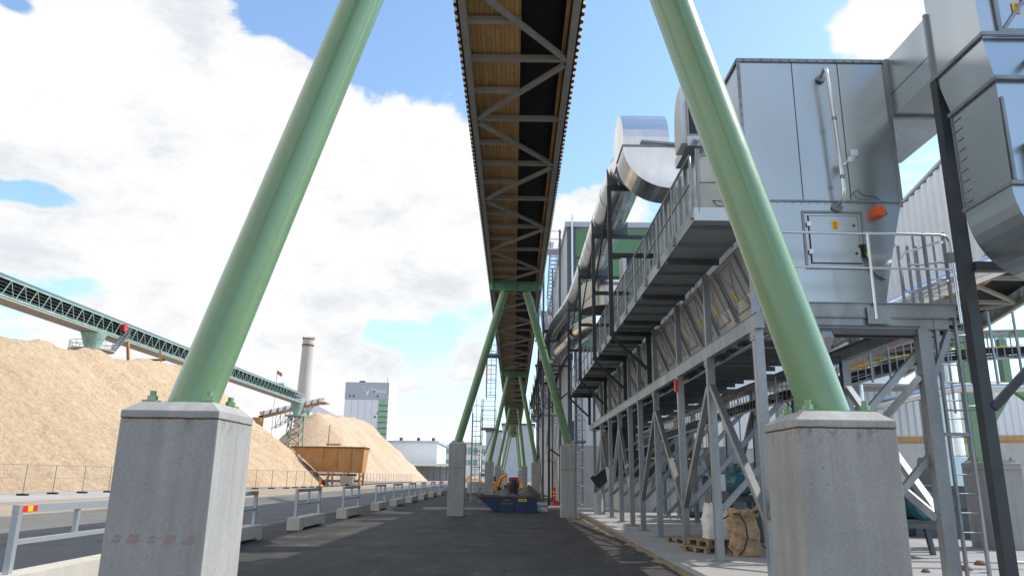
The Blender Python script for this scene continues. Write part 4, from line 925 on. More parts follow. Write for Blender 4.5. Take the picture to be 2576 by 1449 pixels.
# sloped hopper wall with hatches under the catwalk
def slope_x(z): return CX0 - .05 + (5.98 - z) * 0.42
b = M(); b.hexa([(slope_x(4.4), CY0 + .3, 4.4), (6.0, CY0 + .3, 4.4), (6.0, CY1, 4.4), (slope_x(4.4), CY1, 4.4), (slope_x(5.98), CY0 + .3, 5.98), (7.2, CY0 + .3, 5.98), (7.2, CY1, 5.98), (slope_x(5.98), CY1, 5.98)]); b.build('hopper_wall', 'galv_deck', t)
b = M(); y = 13.9
while y < CY1 - .5:
    b.beam((slope_x(4.42) - .03, y, 4.42), (slope_x(5.95) - .03, y, 5.95), .07, .05, upv=(1, 0, .4)); y += 1.45
b.build_each('hopper_rib', 'galv', t)
hy = 14.35
for i in range(14):
    b = M(); z0, z1 = 4.98, 5.86; e = .022
    def H(yy, zz, d=0.0): return (slope_x(zz) - d - .012, yy, zz)
    for (ya, yb, za, zb) in ((hy - .06, hy + .86, z0 - e, z0), (hy - .06, hy + .86, z1, z1 + e), (hy - .06, hy - .035, z0, z1), (hy + .83, hy + .86, z0, z1)):
        b.hexa([H(ya, za), H(yb, za), H(yb, za, .012), H(ya, za, .012), H(ya, zb), H(yb, zb), H(yb, zb, .012), H(ya, zb, .012)])
    fr_ = b.build('inspection_hatch', 'galv', t)
    b = M(); b.beam(H(hy, z0, .006), H(hy + .8, z1, .006), .012); b.beam(H(hy, z1, .006), H(hy + .8, z0, .006), .012); sub(b, 'cross_brace', 'galv_deck', fr_)
    b = M(); b.hexa([H(hy + .42, 5.2, .002), H(hy + .52, 5.2, .002), H(hy + .52, 5.2, .01), H(hy + .42, 5.2, .01), H(hy + .42, 5.42, .002), H(hy + .52, 5.42, .002), H(hy + .52, 5.42, .01), H(hy + .42, 5.42, .01)]); sub(b, 'label', 'yellow_sticker', fr_)
    hy += 1.45 * 1.0
# wall handles and braced hatches above the catwalk
for i, yy in enumerate((14.6, 16.9, 18.4, 20.3, 22.2, 24.2, 27.2)):
    b = M(); b.path([(CX0 - .01, yy, 7.2), (CX0 - .1, yy, 7.2), (CX0 - .1, yy + .35, 7.45), (CX0 - .01, yy + .35, 7.45)], .012, n=5); b.build('grab_handle', 'galv_dark', t)

# ------------------------------------------------------------------ catwalk
KX0, KX1, KY0, KY1, KZ = 3.10, 4.20, 12.15, 40.5, 6.03
t = thing('catwalk', 'raised galvanised catwalk with railing along the dryer casing', 'catwalk', (3.6, 12.2, KZ))
b = M(); b.box(KX0 + .02, KX1, KY0 + .02, KY1, KZ, KZ + .03); b.build('deck', 'galv_deck', t)
b = M(); b.box(KX0, KX0 + .018, KY0, KY1, KZ - .04, KZ + .2); b.box(KX0 + .019, KX1, KY0, KY0 + .018, KZ - .04, KZ + .2); b.build('toe_board', 'galv_sheet', t)
y = KY0 + .4; i = 0
while y < KY1:
    b = M(); b.box(KX0 + .02, KX1, y - .03, y + .03, KZ - (.12 if i % 3 == 2 else .05), KZ - .002); b.build('deck_bearer', 'galv_dark' if i % 3 == 2 else 'galv', t); y += 1.04; i += 1
for zz, r in ((1.2, .024), (.68, .018)):
    b = M(); b.path([(KX0 - .02, KY1, KZ + zz), (KX0 - .02, KY0 + .12, KZ + zz), (KX0 - .02, KY0 + .04, KZ + zz - .04), (KX0 - .02, KY0 + .04, KZ + zz - .2)] if zz > 1 else [(KX0 - .02, KY1, KZ + zz), (KX0 - .02, KY0 + .05, KZ + zz)], r, n=8); b.build('handrail', 'galv', t)
    b = M(); b.path([(KX0 + .1, KY0 + .02, KZ + .1), (KX0 + .1, KY0 + .02, KZ + 1.12), (KX0 + .18, KY0 + .02, KZ + 1.2), (KX1 - .1, KY0 + .02, KZ + 1.2)] if zz > 1 else [(KX0 + .1, KY0 + .02, KZ + zz), (KX1 - .1, KY0 + .02, KZ + zz)], r, n=8); b.build('end_rail', 'galv', t)
y = KY0 + .04
while y < KY1:
    b = M(); b.tube((KX0 - .02, y, KZ + .03), (KX0 - .02, y, KZ + 1.2), .022, n=8); b.box(KX0 - .05, KX0 - .003, y - .05, y + .05, KZ + .0, KZ + .16); b.build('rail_post', 'galv', t); y += 1.56

# ------------------------------------------------------------------ galvanised support frame
t = thing('support_frame', 'galvanised steel column and brace frame under the dryer', 'steel frame', (4.15, 12.4, 0))
FX = 4.15
cols = [12.4, 15.55, 18.45, 21.65, 24.45, 26.6, 29.2, 32.2, 35.2, 38.5]
b = M(); b.beam((FX, 12.2, 4.24), (FX, 40.5, 4.24), .12, .26); b.build('edge_beam', 'galv', t)
b = M(); b.box(FX - .075, FX + .075, 12.2, 40.5, 4.371, 4.385); b.build('top_plate', 'galv', t)
b = M(); b.ibeam((7.0, 12.4, 4.24), (7.0, 40.5, 4.24), .16, .26); b.build('rear_beam', 'galv', t)
b = M(); b.tube((FX + .3, 12.5, 4.08), (FX + .3, 40.5, 4.08), .045, n=8); b.build('conduit', 'steel_bright', t)
for i, y in enumerate(cols):
    b = M(); b.ibeam((FX, y, .05), (FX, y, 4.11), .15, .16, t=.012); b.box(FX - .076, FX + .076, y - .07, y + .0, .05, 4.11) if False else None
    b.box(FX - .078, FX - .066, y - .075, y + .075, .05, 4.11)
    c_ = b.build('column', 'galv', t)
    b = M(); b.box(FX - .17, FX + .17, y - .17, y + .17, .046, .066); sub(b, 'base_plate', 'galv', c_)
    b = M(); b.beam((FX, y, 4.386), (FX, y, 5.95), .13, .10); b.build('upper_post', 'galv', t)
    b = M(); b.box(FX - .092, FX - .079, y - .13, y + .13, 3.93, 4.12)
    for sy in (-.09, .09):
        for sz in (3.98, 4.07): b.tube((FX - .105, y + sy, sz), (FX - .092, y + sy, sz), .014, n=6, smooth=False)
    sub(b, 'gusset_plate', 'galv', c_)
    b = M(); b.ibeam((7.0, y, .05), (7.0, y, 4.11), .16, .16, t=.012); b.build('column', 'galv', t)
    b = M(); b.box(FX + .06, 6.92, y - .06, y + .06, 4.05, 4.2); b.build('cross_beam', 'galv_dark', t)
    b = M(); b.beam((FX + .1, y + .12, 1.0), (6.9, y + .12, 3.75), .11, .11); b.build('cross_brace', 'galv', t)
    if i < 7: b = M(); b.beam((FX + 1.2, y + .1, .4), (6.95, y + .1, 2.1), .10, .10); b.build('cross_brace', 'galv', t)
for ia in (1, 3, 6, 8):
    for ib in (ia - 1, ia + 1):
        if ib >= len(cols): continue
        s = 1 if ib > ia else -1
        b = M(); b.beam((FX - .01, cols[ia] + s * .12, 3.5), (FX - .01, cols[ib] - s * .1, 1.0), .12, .12, upv=(1, 0, 0)); b.build('diagonal_brace', 'galv', t)
        b = M(); b.beam((6.98, cols[ia] + s * .12, 3.5), (6.98, cols[ib] - s * .1, 1.0), .12, .12, upv=(1, 0, 0)); b.build('diagonal_brace', 'galv', t)
b = M(); b.beam((FX, 12.3, 1.05), (FX, 9.6, 3.5), .12, .12); b.build('diagonal_brace', 'galv', t)
b = M(); b.corr((4.25, 13.0, 4.22), (0, 1, 0), (1.85, 0, 0), 27, .5, .06, (0, 0, 1)); b.build('deck_soffit', 'galv_deck', t)
b = M(); y = 14.0
while y < 40: b.box(4.3, 6.1, y - .04, y + .04, 4.1, 4.2); y += .8
b.build_each('deck_joist', 'galv_dark', t)
b = M(); b.box(FX - .15, FX - .08, 18.32, 18.46, 3.72, 4.02); b.build('red_beacon', 'red_plastic', t)

# ------------------------------------------------------------------ black brackets, columns and pipe bridge
t = thing('pipe_bridge', 'dark grey bracket frames standing off the catwalk and carrying the big pipe', 'steel frame', (2.96, 22.2, 4.4))
BR = [22.2, 27.1, 33.1, 40.1]
for y in BR:
    b = M(); b.box(2.89, 4.28, y - .07, y + .07, 5.84, 5.97); b.build('bracket_arm', 'dark_steel', t)
    b = M(); b.box(4.0, 4.14, y - .07, y + .07, 4.39, 5.838); b.build('hanger', 'dark_steel', t)
    b = M(); b.beam((2.97, y, 5.83), (4.0, y, 4.85), .09, .09); b.build('bracket_strut', 'dark_steel', t)
    b = M(); b.box(2.90, 3.03, y - .065, y + .065, 5.971, 10.75); b.build('column', 'dark_steel', t)
    b = M(); b.box(5.0, 5.13, y - .065, y + .065, 9.46, 10.75); b.build('inner_column', 'dark_steel', t)
    for z in (8.35, 10.6): b = M(); b.box(3.031, 4.999 if z > 9.5 else 4.32, y - .06, y + .06, z, z + .13); b.build('cross_beam', 'dark_steel', t)
    b = M(); b.prism([(2.92, y - .05, 10.76), (4.3, y - .05, 10.74), (4.32, y - .05, 11.3), (4.2, y - .05, 11.15), (4.0, y - .05, 10.9), (3.6, y - .05, 10.76), (3.2, y - .05, 10.9), (3.0, y - .05, 11.1), (2.9, y - .05, 11.35)], (0, .1, 0)); b.build('saddle', 'slate_frame', t)
for ya, yb in zip(BR[:-1], BR[1:]):
    b = M(); b.beam((2.965, ya + .07, 10.4), (2.965, yb - .07, 8.45), .05); b.build('wind_brace', 'dark_steel', t)
t = thing('pipe_support_post', 'tall dark steel post with brace arms beside the red traffic post', 'post', (2.05, 43.6, 0))
M().box(1.98, 2.12, 43.5, 43.64, 0, 9.6).build('post', 'dark_steel', t)
for z in (5.6, 3.2): b = M(); b.beam((2.12, 43.57, z - (0 if z > 4 else .0)), (3.3, 43.57, z + (1.0 if z > 4 else -.75)), .09); b.build('brace_arm', 'dark_steel', t)
for z in (8.0, 9.5): b = M(); b.box(1.2, 3.3, 43.5, 43.62, z, z + .12); b.build('cross_arm', 'dark_steel', t)

# big pipes
def spiral(b, pts, r, n=28, seam=.0): b.path(pts, r, n=n)
t = thing('upper_exhaust_pipe', 'large bright spiral pipe running above the catwalk into the distance', 'pipe', (3.45, 30, 11.2))
b = M(); spiral(b, [(3.62, 20.7, 10.75), (3.62, 21.4, 11.1), (3.61, 22.2, 11.33), (3.6, 24, 11.4), (3.6, 34, 11.4), (3.55, 40, 11.4), (3.35, 43, 11.35), (2.95, 46, 11.2), (2.75, 50, 11.1), (2.75, 60, 11.1), (2.75, 100, 11.1)], .64); b.build('pipe_run', 'duct_metal', t)
for i, y in enumerate([24.6, 27.2, 29.8, 32.2, 35, 38]): M().tube((3.6, y, 11.4), (3.6, y + .04, 11.4), .648, n=32).build('joint_ring', 'galv', t)
t = thing('lower_exhaust_pipe', 'second bright pipe with segmented bend below the upper pipe', 'pipe', (3.2, 45, 9))
b = M(); spiral(b, [(4.6, 37.8, 9.6), (4.0, 38.6, 9.5), (3.55, 40.3, 9.45), (3.3, 42.5, 9.4), (2.95, 45.6, 9.4), (2.8, 50, 9.4), (2.8, 100, 9.4)], .55); b.build('pipe_run', 'duct_metal', t)
for y in (46, 47.4, 49, 51, 53.5, 57, 61, 66, 72, 80, 90):
    M().tube((2.8, y, 9.4), (2.8, y + .08, 9.4), .57, n=24).build('joint_ring', 'galv', t)
b = M()
t = thing('wall_pipe_brackets', 'row of dark brackets holding the far pipes on the building wall', 'brackets', (2.5, 60, 8))
for y in (52, 57, 62, 68, 74, 81, 89, 98):
    b = M(); b.box(2.1, 3.25, y - .06, y + .06, 8.65, 8.78); b.beam((2.2, y, 8.65), (3.25, y, 7.5), .08); b.box(2.0, 2.1, y - .06, y + .06, 7.6, 11.6); b.box(2.1, 3.25, y - .06, y + .06, 10.4, 10.52); b.build('bracket', 'dark_steel', t)

# elbows and hoods on the casing roof
def fan_elbow(label, y0, y1, x0, x1, zt, zb, hood=True):
    t = thing('duct_elbow', label, 'duct', ((x0 + x1) / 2, y0, zb), 'curved ducts on the dryer roof')
    zc = 10.65; cx = x1 - .05; r = cx - x0
    pts = [(x0, y0, zc)] + [(cx - r * math.cos(a * math.pi / 28), y0, zc - (zc - zb) * math.sin(a * math.pi / 28)) for a in range(1, 14)] + [(cx, y0, zb), (x1 + .3, y0, zb), (x1 + .3, y0, zc)]
    b = M(); b.prism(pts[::-1], (0, y1 - y0, 0), smooth=False); b.build('lower_bend', 'duct_metal', t)
    b = M(); b.box(x0 - .02, x1 + .33, y0 - .03, y1 + .02, zc - .02, zc + .03); b.build('flange', 'galv', t)
    if hood:
        q = [(x0, y0 + .0, zc)] ; yy = [(y0 + (y1 + .9 - y0) * .5 - math.cos(a * math.pi / 16) * (y1 + .9 - y0) * .5, zc + (zt - zc) * math.sin(a * math.pi / 16)) for a in range(17)]
        pr = [(x0 + .02, a, z + .03) for a, z in yy]
        b = M(); b.prism(pr, (x1 - x0 - .1, 0, 0), smooth=False); b.build('upper_hood', 'duct_metal', t)
    b = M(); b.beam((x0 + .5, y0 - .06, zc + .12), (x1 + .6, y0 - .1, zc - .02), .06); b.build('tie_bar', 'galv', t)
    return t
fan_elbow('large bright U shaped duct elbow where the big pipe meets the dryer roof', 19.0, 20.2, 2.95, 4.35, 12.0, 9.4)
t = thing('intake_hood', 'curved intake hood with dark opening half hidden by the near green leg', 'hood', (5, 16.3, 9.4))
b = M(); b.prism([(3.98, 16.4, 9.5), (3.98, 17.1, 9.5), (3.98, 17.15, 9.95), (3.98, 17.1, 10.4), (3.98, 16.95, 10.75), (3.98, 16.7, 10.95), (3.98, 16.4, 11.0)], (1.3, 0, 0)); b.build('shell', 'white_sheet', t)
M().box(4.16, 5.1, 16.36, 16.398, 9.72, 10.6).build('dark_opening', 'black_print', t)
b = M(); b.box(4.12, 4.159, 16.34, 16.40, 9.66, 10.65); b.box(4.16, 5.15, 16.34, 16.40, 9.66, 9.719); b.build('opening_frame', 'galv', t)
M().box(4.1, 5.5, 16.33, 17.7, 9.40, 9.655).build('base', 'galv_sheet', t)
t = thing('louvre_box', 'small grey louvre box with dark opening on the far dryer roof', 'vent', (5, 30, 9.4))
M().box(4.55, 5.9, 30.0, 31.2, 9.46, 10.9).build('shell', 'white_sheet', t); M().box(4.7, 5.8, 29.96, 29.998, 9.7, 10.75).build('dark_opening', 'black_print', t)
M().box(4.6, 5.95, 29.9, 31.3, 9.455, 9.52).build('base', 'galv', t)
t = thing('drum_duct', 'half round bright duct bend above the far end of the catwalk', 'duct', (4.4, 34, 9))
b = M(); pts = [(3.25, 33.6)] + [(4.35 - 1.15 * math.cos(a * math.pi / 20), 35.2 - 1.6 * math.sin(a * math.pi / 20)) for a in range(0, 11)] + [(5.6, 33.6), (5.6, 35.8), (3.2, 35.8)]
b.prism([(x, y, 9.5) for x, y in pts[1:]], (0, 0, 1.25)); b.build('bend', 'duct_metal', t)
b = M(); b.prism([(x - .02, y - .02, 9.45) for x, y in pts[1:]], (0, 0, .05)); b.build('flange', 'dark_steel', t)

# ------------------------------------------------------------------ front service platform
t = thing('service_platform', 'galvanised service platform with tubular railing before the dryer door', 'platform', (6.2, 12.4, 4.4))
PX0, PX1, PY0, PY1 = 4.55, 7.58, 12.35, 13.25
b = M(); b.box(PX0, PX1, PY0, PY0 + .012, 4.36, 4.60); b.box(PX0, PX1, PY0 - .04, PY0 + .0, 4.585, 4.60); b.box(PX1 - .012, PX1, PY0 + .013, PY1, 4.36, 4.60); b.build('fascia', 'galv', t)
b = M(); b.box(PX0, PX1 - .15, PY0 + .03, PY0 + .12, 4.16, 4.34); b.box(PX0, PX1 - .15, PY1 - .1, PY1, 4.16, 4.34); b.box(PX0, PX1 - .15, PY0 - .02, PY0 + .12, 4.335, 4.352); b.box(PX0, PX1 - .15, PY0 - .02, PY0 + .12, 4.15, 4.162); b.build('edge_beam', 'galv', t)
b = M(); b.box(PX0 + .002, PX1 - .02, PY0 + .02, PY1, 4.53, 4.56); b.build('deck', 'galv_dark', t)
b = M(); b.box(PX0 + .1, PX1 - .6, PY0 + .2, PY0 + .32, 4.04, 4.15); b.build('under_beam', 'dark_steel', t)
b = M(); b.path([(4.6, PY0 - .05, 5.85), (7.45, PY0 - .05, 5.83), (7.55, PY0 - .05, 5.80), (7.6, PY0 - .05, 5.7), (7.6, PY0 - .05, 4.25)], .025, n=10); b.build('top_rail', 'steel_bright', t)
b = M(); b.path([(4.6, PY0 - .05, 5.22), (7.58, PY0 - .05, 5.2)], .02, n=10); b.build('mid_rail', 'steel_bright', t)
b = M(); b.tube((6.16, PY0 - .06, 4.30), (6.16, PY0 - .06, 5.83), .024, n=10); b.build('rail_post', 'steel_bright', t)
b = M(); b.box(6.02, 6.42, PY0 - .035, PY0 - .042, 4.22, 4.5) if False else b.box(6.02, 6.42, PY0 - .055, PY0 - .043, 4.22, 4.52); b.build('post_plate', 'galv', t)
b = M(); gx = 6.95
b.path([(7.5, PY0 + .1, 5.75), (7.0, PY0 - .0 + .35, 5.62), (gx, PY0 + .4, 5.5), (gx, PY0 + .4, 4.95), (gx + .06, PY0 + .38, 4.88), (7.5, PY0 + .1, 5.05)], .022, n=8); b.path([(7.06, PY0 + .35, 5.4), (7.3, PY0 + .2, 5.36), (7.5, PY0 + .1, 5.38)], .018, n=8); b.build('swing_gate', 'steel_bright', t)
b = M(); b.box(7.52, 7.64, PY0 - .1, PY0 + .0, 5.33, 5.5); b.build('gate_latch', 'galv', t)
for x in (7.15, 7.32, 7.48): M().box(x - .02, x + .02, PY1 - .1, PY1 - .06, 4.56, 5.9).build('rear_rail_post', 'galv', t)
b = M(); b.ibeam((6.94, PY0 + .05, .05), (6.94, PY0 + .05, 4.15), .17, .18, t=.014); b.box(6.86, 6.875, PY0 - .04, PY0 + .14, .05, 4.15); b.build('column', 'galv', t)
b = M(); b.beam((6.98, PY0 + .05, 3.15), (7.42, PY0 + .05, 4.12), .11, .09); b.build('knee_brace', 'galv', t)
b = M(); b.beam((6.88, PY0 + .1, 3.35), (6.1, PY0 + .7, 2.3), .11, .11); b.beam((6.2, PY0 + .9, 2.0), (6.9, PY0 + .15, 1.05), .12, .12); b.build('diagonal_brace', 'galv', t)
b = M(); b.box(6.7, 6.86, 14.2, 14.35, 4.6, 6.2); b.build('rear_column', 'galv', t)

t = thing('tall_ladder', 'tall galvanised caged ladder beside the service platform', 'ladder', (7.38, 12.35, 0))
LX0, LX1, LY = 7.20, 7.55, 12.4
for x in (LX0, LX1): M().box(x - .02, x + .02, LY - .03, LY + .03, 0.0, 5.9).build('rail', 'galv', t)
z = .25
while z < 5.6: M().tube((LX0, LY, z), (LX1, LY, z), .011, n=6).build('rung', 'galv', t); z += .3
for z in (2.85, 4.05):
    b = M(); b.path([(LX1, LY, z), (LX1 + .42, LY - .02, z + .03), (LX1 + .52, LY + .2, z + .03), (LX1 + .45, LY + .6, z), (LX1, LY + .65, z)], .018, n=6); b.build('cage_hoop', 'galv', t)
for x, y in ((LX1 + .43, LY), (LX1 + .52, LY + .3), (LX1 + .2, LY + .66), (LX0 + .15, LY + .6)): M().box(x - .018, x + .018, y - .008, y + .008, 2.8, 6.1).build('cage_strip', 'galv', t)
b = M(); b.box(6.98, LX1 - .05, LY - .06, LY + .0 - .02, 2.36, 2.42); b.build('stay', 'galv', t)

# ------------------------------------------------------------------ dust duct and fan housing at the right edge
t = thing('inlet_duct_housing', 'huge galvanised duct housing with rounded gored bottom at the right edge', 'duct', (8.0, 10.2, 5))
D0, D1 = 7.30, 8.55
b = M(); b.box(D0 - .02, D1, 11.6, 15.2, 8.5, 9.69); b.build('horizontal_duct', 'galv_sheet', t)
b = M(); b.box(D0 - .05, D1 + .03, 12.98, 13.08, 8.46, 9.72); b.box(D0 - .05, D1 + .03, 11.56, 11.62, 8.46, 9.74); b.build_each('duct_flange', 'galv', t)
b = M(); b.box(D0 - .024, D0 - .021, 11.6, 13.0, 8.93, 8.945); b.build('duct_seam', 'galv_dark', t)
b = M(); b.hexa([(D0, 10.27, 8.45), (D1 + 1.4, 10.27, 8.45), (D1 + 1.4, 11.56, 8.45), (D0, 11.56, 8.45), (D0, 10.30, 10.9), (D1 + 1.4, 10.30, 10.9), (D1 + 1.4, 11.60, 10.9), (D0, 11.60, 10.9)]); b.build('upper_chamber', 'galv_sheet', t)
b = M(); b.hexa([(D0, 10.12, 7.6), (D1 + 1.4, 10.12, 7.6), (D1 + 1.4, 11.27, 7.6), (D0, 11.27, 7.6), (D0, 10.27, 8.44), (D1 + 1.4, 10.27, 8.44), (D1 + 1.4, 11.56, 8.44), (D0, 11.56, 8.44)]); b.build('transition', 'galv_sheet', t)
b = M(); b.hexa([(D0, 10.14, 5.9), (D1 + 1.2, 10.14, 5.9), (D1 + 1.2, 11.27, 5.9), (D0, 11.27, 5.9), (D0, 10.12, 7.59), (D1 + 1.2, 10.12, 7.59), (D1 + 1.2, 11.27, 7.59), (D0, 11.27, 7.59)]); b.build('lower_chamber', 'galv_sheet', t)
b = M(); cx_, cz_, rr = 8.3, 5.9, 1.02
outer = [(cx_ - rr * math.cos(a * math.pi / 24), 10.12, cz_ - 1.18 * math.sin(a * math.pi / 24)) for a in range(25)]
b.prism(outer, (0, 1.15, 0)); b.build('gored_bend', 'galv_sheet', t)
b = M()
for a in (4, 8, 12, 16, 20): q = outer[a]; b.beam((cx_ - .35, 10.112, cz_ - .05), (q[0], 10.112, q[2]), .012, .008)
for a in (5, 10, 14): b.beam((8.2, 10.112, 6.5), (7.62 + a * .1, 10.108, 7.55), .01, .006)
b.build_each('gore_seam', 'galv', t)
b = M()
for z, ya, yb in ((8.45, 10.22, 11.6), (7.6, 10.08, 11.32), (5.9, 10.10, 11.3)):
    b.box(D0 - .045, D0 - .002, ya, yb, z - .03, z + .03); b.box(D0 - .045, D1 + 1.2, ya - .04, ya - .002, z - .03, z + .03)
b.build_each('flange', 'galv', t)
b = M(); b.box(D0 - .02, D0 + .03, 11.275, 11.30, 5.95, 7.55)
for i in range(9): b.box(D0 - .012, D0 - .002, 11.05, 11.24, 6.0 + i * .18, 6.008 + i * .18)
b.box(D0 + .02, D0 + .06, 10.09, 10.115, 5.95, 7.3); b.build_each('edge_strip', 'galv', t)
b = M(); b.beam((7.66, 10.235, 8.56), (8.5, 10.245, 9.7), .05, .02, upv=(0, 1, 0)); b.beam((8.5, 10.235, 8.56), (7.66, 10.245, 9.7), .05, .02, upv=(0, 1, 0)); b.box(7.56, 7.62, 10.22, 10.26, 8.5, 10.8); b.box(7.62, 9.5, 10.22, 10.26, 8.5, 8.56)
xb = b.build('braced_panel', 'galv', t)
warn_label(7.86, 8.86, .13, .2, 10.262, xb)
b = M(); b.box(7.66, 8.3, 9.9, 10.1, 6.05, 6.5); b.box(7.6, 8.4, 9.86, 10.1, 6.5, 6.56); b.build('bearing_bracket', 'slate_frame', t)
b = M(); b.tube((7.95, 9.85, 8.1), (7.95, 10.2, 8.02), .05, n=10); b.build('nozzle', 'black_rubber', t)
t = thing('black_column', 'slim black steel column with diagonal brace in the right foreground', 'column', (7.36, 11.6, 0))
M().box(7.27, 7.45, 11.52, 11.70, 0, 8.44).build('shaft', 'dark_steel', t)
b = M(); b.beam((7.45, 11.55, 2.75), (9.2, 11.2, 4.6), .12, .12); b.build('diagonal_brace', 'dark_steel', t)
b = M(); b.box(7.451, 8.6, 11.5, 11.62, 5.2, 5.36) if False else b.box(7.451, 8.0, 11.46, 11.60, 4.95, 5.1); b.build('support_arm', 'dark_steel', t)

# ------------------------------------------------------------------ galleries and pipes behind on the right
t = thing('incline_gallery', 'corrugated white inclined gallery with timber soffit behind the platform', 'conveyor', (13, 20, 8))
U = V((0, -1, .17)).normalized()
o0 = V((13.0, 30.1, 5.87)); L = 11.6
b = M(); b.corr(o0, U, V((0, 0, 3.6)), L, .38, .07, (-1, 0, 0)); b.build('side_cladding', 'white_sheet', t)
for dx in (2.9,):
    b = M(); b.corr(o0 + V((dx, 0, 0)), U, V((0, 0, 3.6)), L, .38, .07, (1, 0, 0)); b.build('side_cladding', 'white_sheet', t)
b = M(); p0 = o0 + V((.03, 0, .2)); p1 = p0 + U * L
b.hexa([p0, p0 + V((1.3, 0, 0)), p1 + V((1.3, 0, 0)), p1, p0 + V((0, 0, .05)), p0 + V((1.3, 0, .05)), p1 + V((1.3, 0, .05)), p1 + V((0, 0, .05))]); b.build('timber_soffit', 'timber', t)
b = M(); q0 = p0 + V((1.31, 0, .2)); q1 = p1 + V((1.31, 0, .2))
b.hexa([q0, q0 + V((1.5, 0, 0)), q1 + V((1.5, 0, 0)), q1, q0 + V((0, 0, .05)), q0 + V((1.5, 0, .05)), q1 + V((1.5, 0, .05)), q1 + V((0, 0, .05))]); b.build('belt_underside', 'black_belt', t)
for i in range(6):
    p = o0 + U * (i * 1.8 + .3) + V((0, 0, .06)); b = M(); b.beam(p, p + V((2.85, 0, 0)), .12); b.build('crossbeam', 'grey_frame', t)
    b = M(); pb = o0 + U * (i * 1.8 + 2.1) + V((2.85, 0, .06)); b.beam(p if i % 2 else p + V((2.85, 0, 0)), pb if i % 2 else pb - V((2.85, 0, 0)), .1); b.build('diagonal_brace', 'grey_frame', t)
b = M(); b.beam(o0 + V((0, 0, -.02)), o0 + U * L + V((0, 0, -.02)), .14); b.beam(o0 + V((2.9, 0, -.02)), o0 + U * L + V((2.9, 0, -.02)), .14); b.build('chord', 'grey_frame', t)
b = M(); b.beam(o0 + V((1.45, 0, 3.68)), o0 + U * L + V((1.45, 0, 3.68)), 3.1, .1); b.build('roof', 'grey_sheet', t)

t = thing('cross_gallery', 'lower corrugated gallery with brown timber underside crossing behind the ladder', 'conveyor', (20, 30, 4))
b = M(); b.corr((10.6, 30, 3.35), (1, 0, .02), V((0, 0, 1.75)), 16, .3, .06, (0, -1, 0)); b.build('side_cladding', 'white_sheet', t)
b = M(); b.hexa([(10.6, 29.96, 3.12), (26.6, 29.96, 3.45), (26.6, 32.5, 3.45), (10.6, 32.5, 3.12), (10.6, 29.96, 3.3), (26.6, 29.96, 3.63), (26.6, 32.5, 3.63), (10.6, 32.5, 3.3)]); b.build('timber_soffit', 'timber', t)
M().box(10.6, 26.6, 29.9, 32.6, 5.4, 5.5).build('roof', 'grey_sheet', t)
for x in (11.5, 18, 25): M().box(x, x + .25, 31, 31.3, 0, 3.1).build('leg', 'pale_green_steel', t)

t = thing('cable_tray', 'curved cable ladder tray with black cables and orange edge', 'cable tray', (9, 16, 4))
path_ = [(4.9, 30, 2.75), (5.6, 24, 3.1), (6.4, 19.5, 3.45), (7.3, 16.3, 3.65), (8.8, 16.0, 4.08), (9.9, 16.0, 4.22), (11.3, 16.0, 4.32), (14, 16, 4.45)]
path_ = [V(p) for p in path_]
def lerp_path(P, s):
    Ls = [(b_ - a_).length for a_, b_ in zip(P[:-1], P[1:])]
    for a_, b_, l_ in zip(P[:-1], P[1:], Ls):
        if s <= l_: return a_ + (b_ - a_) * (s / l_)
        s -= l_
    return P[-1]
TL = sum((b_ - a_).length for a_, b_ in zip(path_[:-1], path_[1:]))
for dz in (0, .55):
    b = M()
    for a_, c_ in zip(path_[:-1], path_[1:]): b.beam(a_ + V((0, 0, dz)), c_ + V((0, 0, dz)), .03, .05)
    b.build('side_rail', 'galv', t)
b = M(); s = 0
while s < TL:
    p = lerp_path(path_, s); b.beam(p, p + V((0, 0, .55)), .02); s += .17
b.build('rungs', 'galv', t)
b = M()
for j in range(5):
    b.path([lerp_path(path_, TL * k / 40) + V((.05, .06, .04 + j * .05 + .012 * math.sin(k * 1.3 + j))) for k in range(41)], .028, n=5)
b.build('black_cables', 'black_rubber', t)
b = M(); b.path([lerp_path(path_, TL * k / 30) + V((0, -.03, .3 + .05 * math.sin(k * .7))) for k in range(31)], .01, n=4); b.build('yellow_cable', 'lens_yellow', t)
b = M(); s = .05
while s < TL: p = lerp_path(path_, s); q = lerp_path(path_, s + .12); b.beam(p + V((0, -.02, .585)), q + V((0, -.02, .585)), .03, .02); s += .34
b.build('orange_clip', 'orange_plastic', t)
t = thing('slotted_hangers', 'slotted steel hanger bars above the cable tray', 'hangers', (9.8, 15.9, 4))
for x in (7.75, 8.15, 9.3, 9.9, 10.45, 11.0): M().box(x - .02, x + .02, 15.9, 15.94, 3.7, 5.3).build('hanger_bar', 'galv', t)

t = thing('horizontal_steam_pipe', 'shiny insulated pipe crossing behind the platform column', 'pipe', (9, 17, 3.4))
b = M(); b.path([(7.0, 18.4, 3.0), (7.6, 17.5, 3.12), (8.2, 17.1, 3.3), (9.2, 17, 3.55), (10.2, 17, 3.75), (14, 17, 3.85)], .12, n=16); b.build('pipe_run', 'steel_bright', t)
t = thing('upper_steam_pipe', 'fat shiny pipe descending behind the platform railing', 'pipe', (9, 16.4, 5.4))
b = M(); b.path([(8.2, 19.5, 5.1), (9.0, 18.6, 5.55), (10.2, 17.8, 6.2), (12.5, 16.5, 7.1)], .28, n=18); b.build('pipe_run', 'duct_metal', t)
b = M(); b.path([(7.4, 16.2, 6.2), (7.7, 16.4, 5.9), (8.0, 16.8, 5.4), (8.2, 17.4, 5.0)], .3, n=18); b.build('elbow', 'duct_metal', t)
t = thing('vertical_duct', 'thick vertical galvanised duct with flared foot behind the tall ladder', 'duct', (14, 24, 0))
VX, VY = 13.3, 23.5
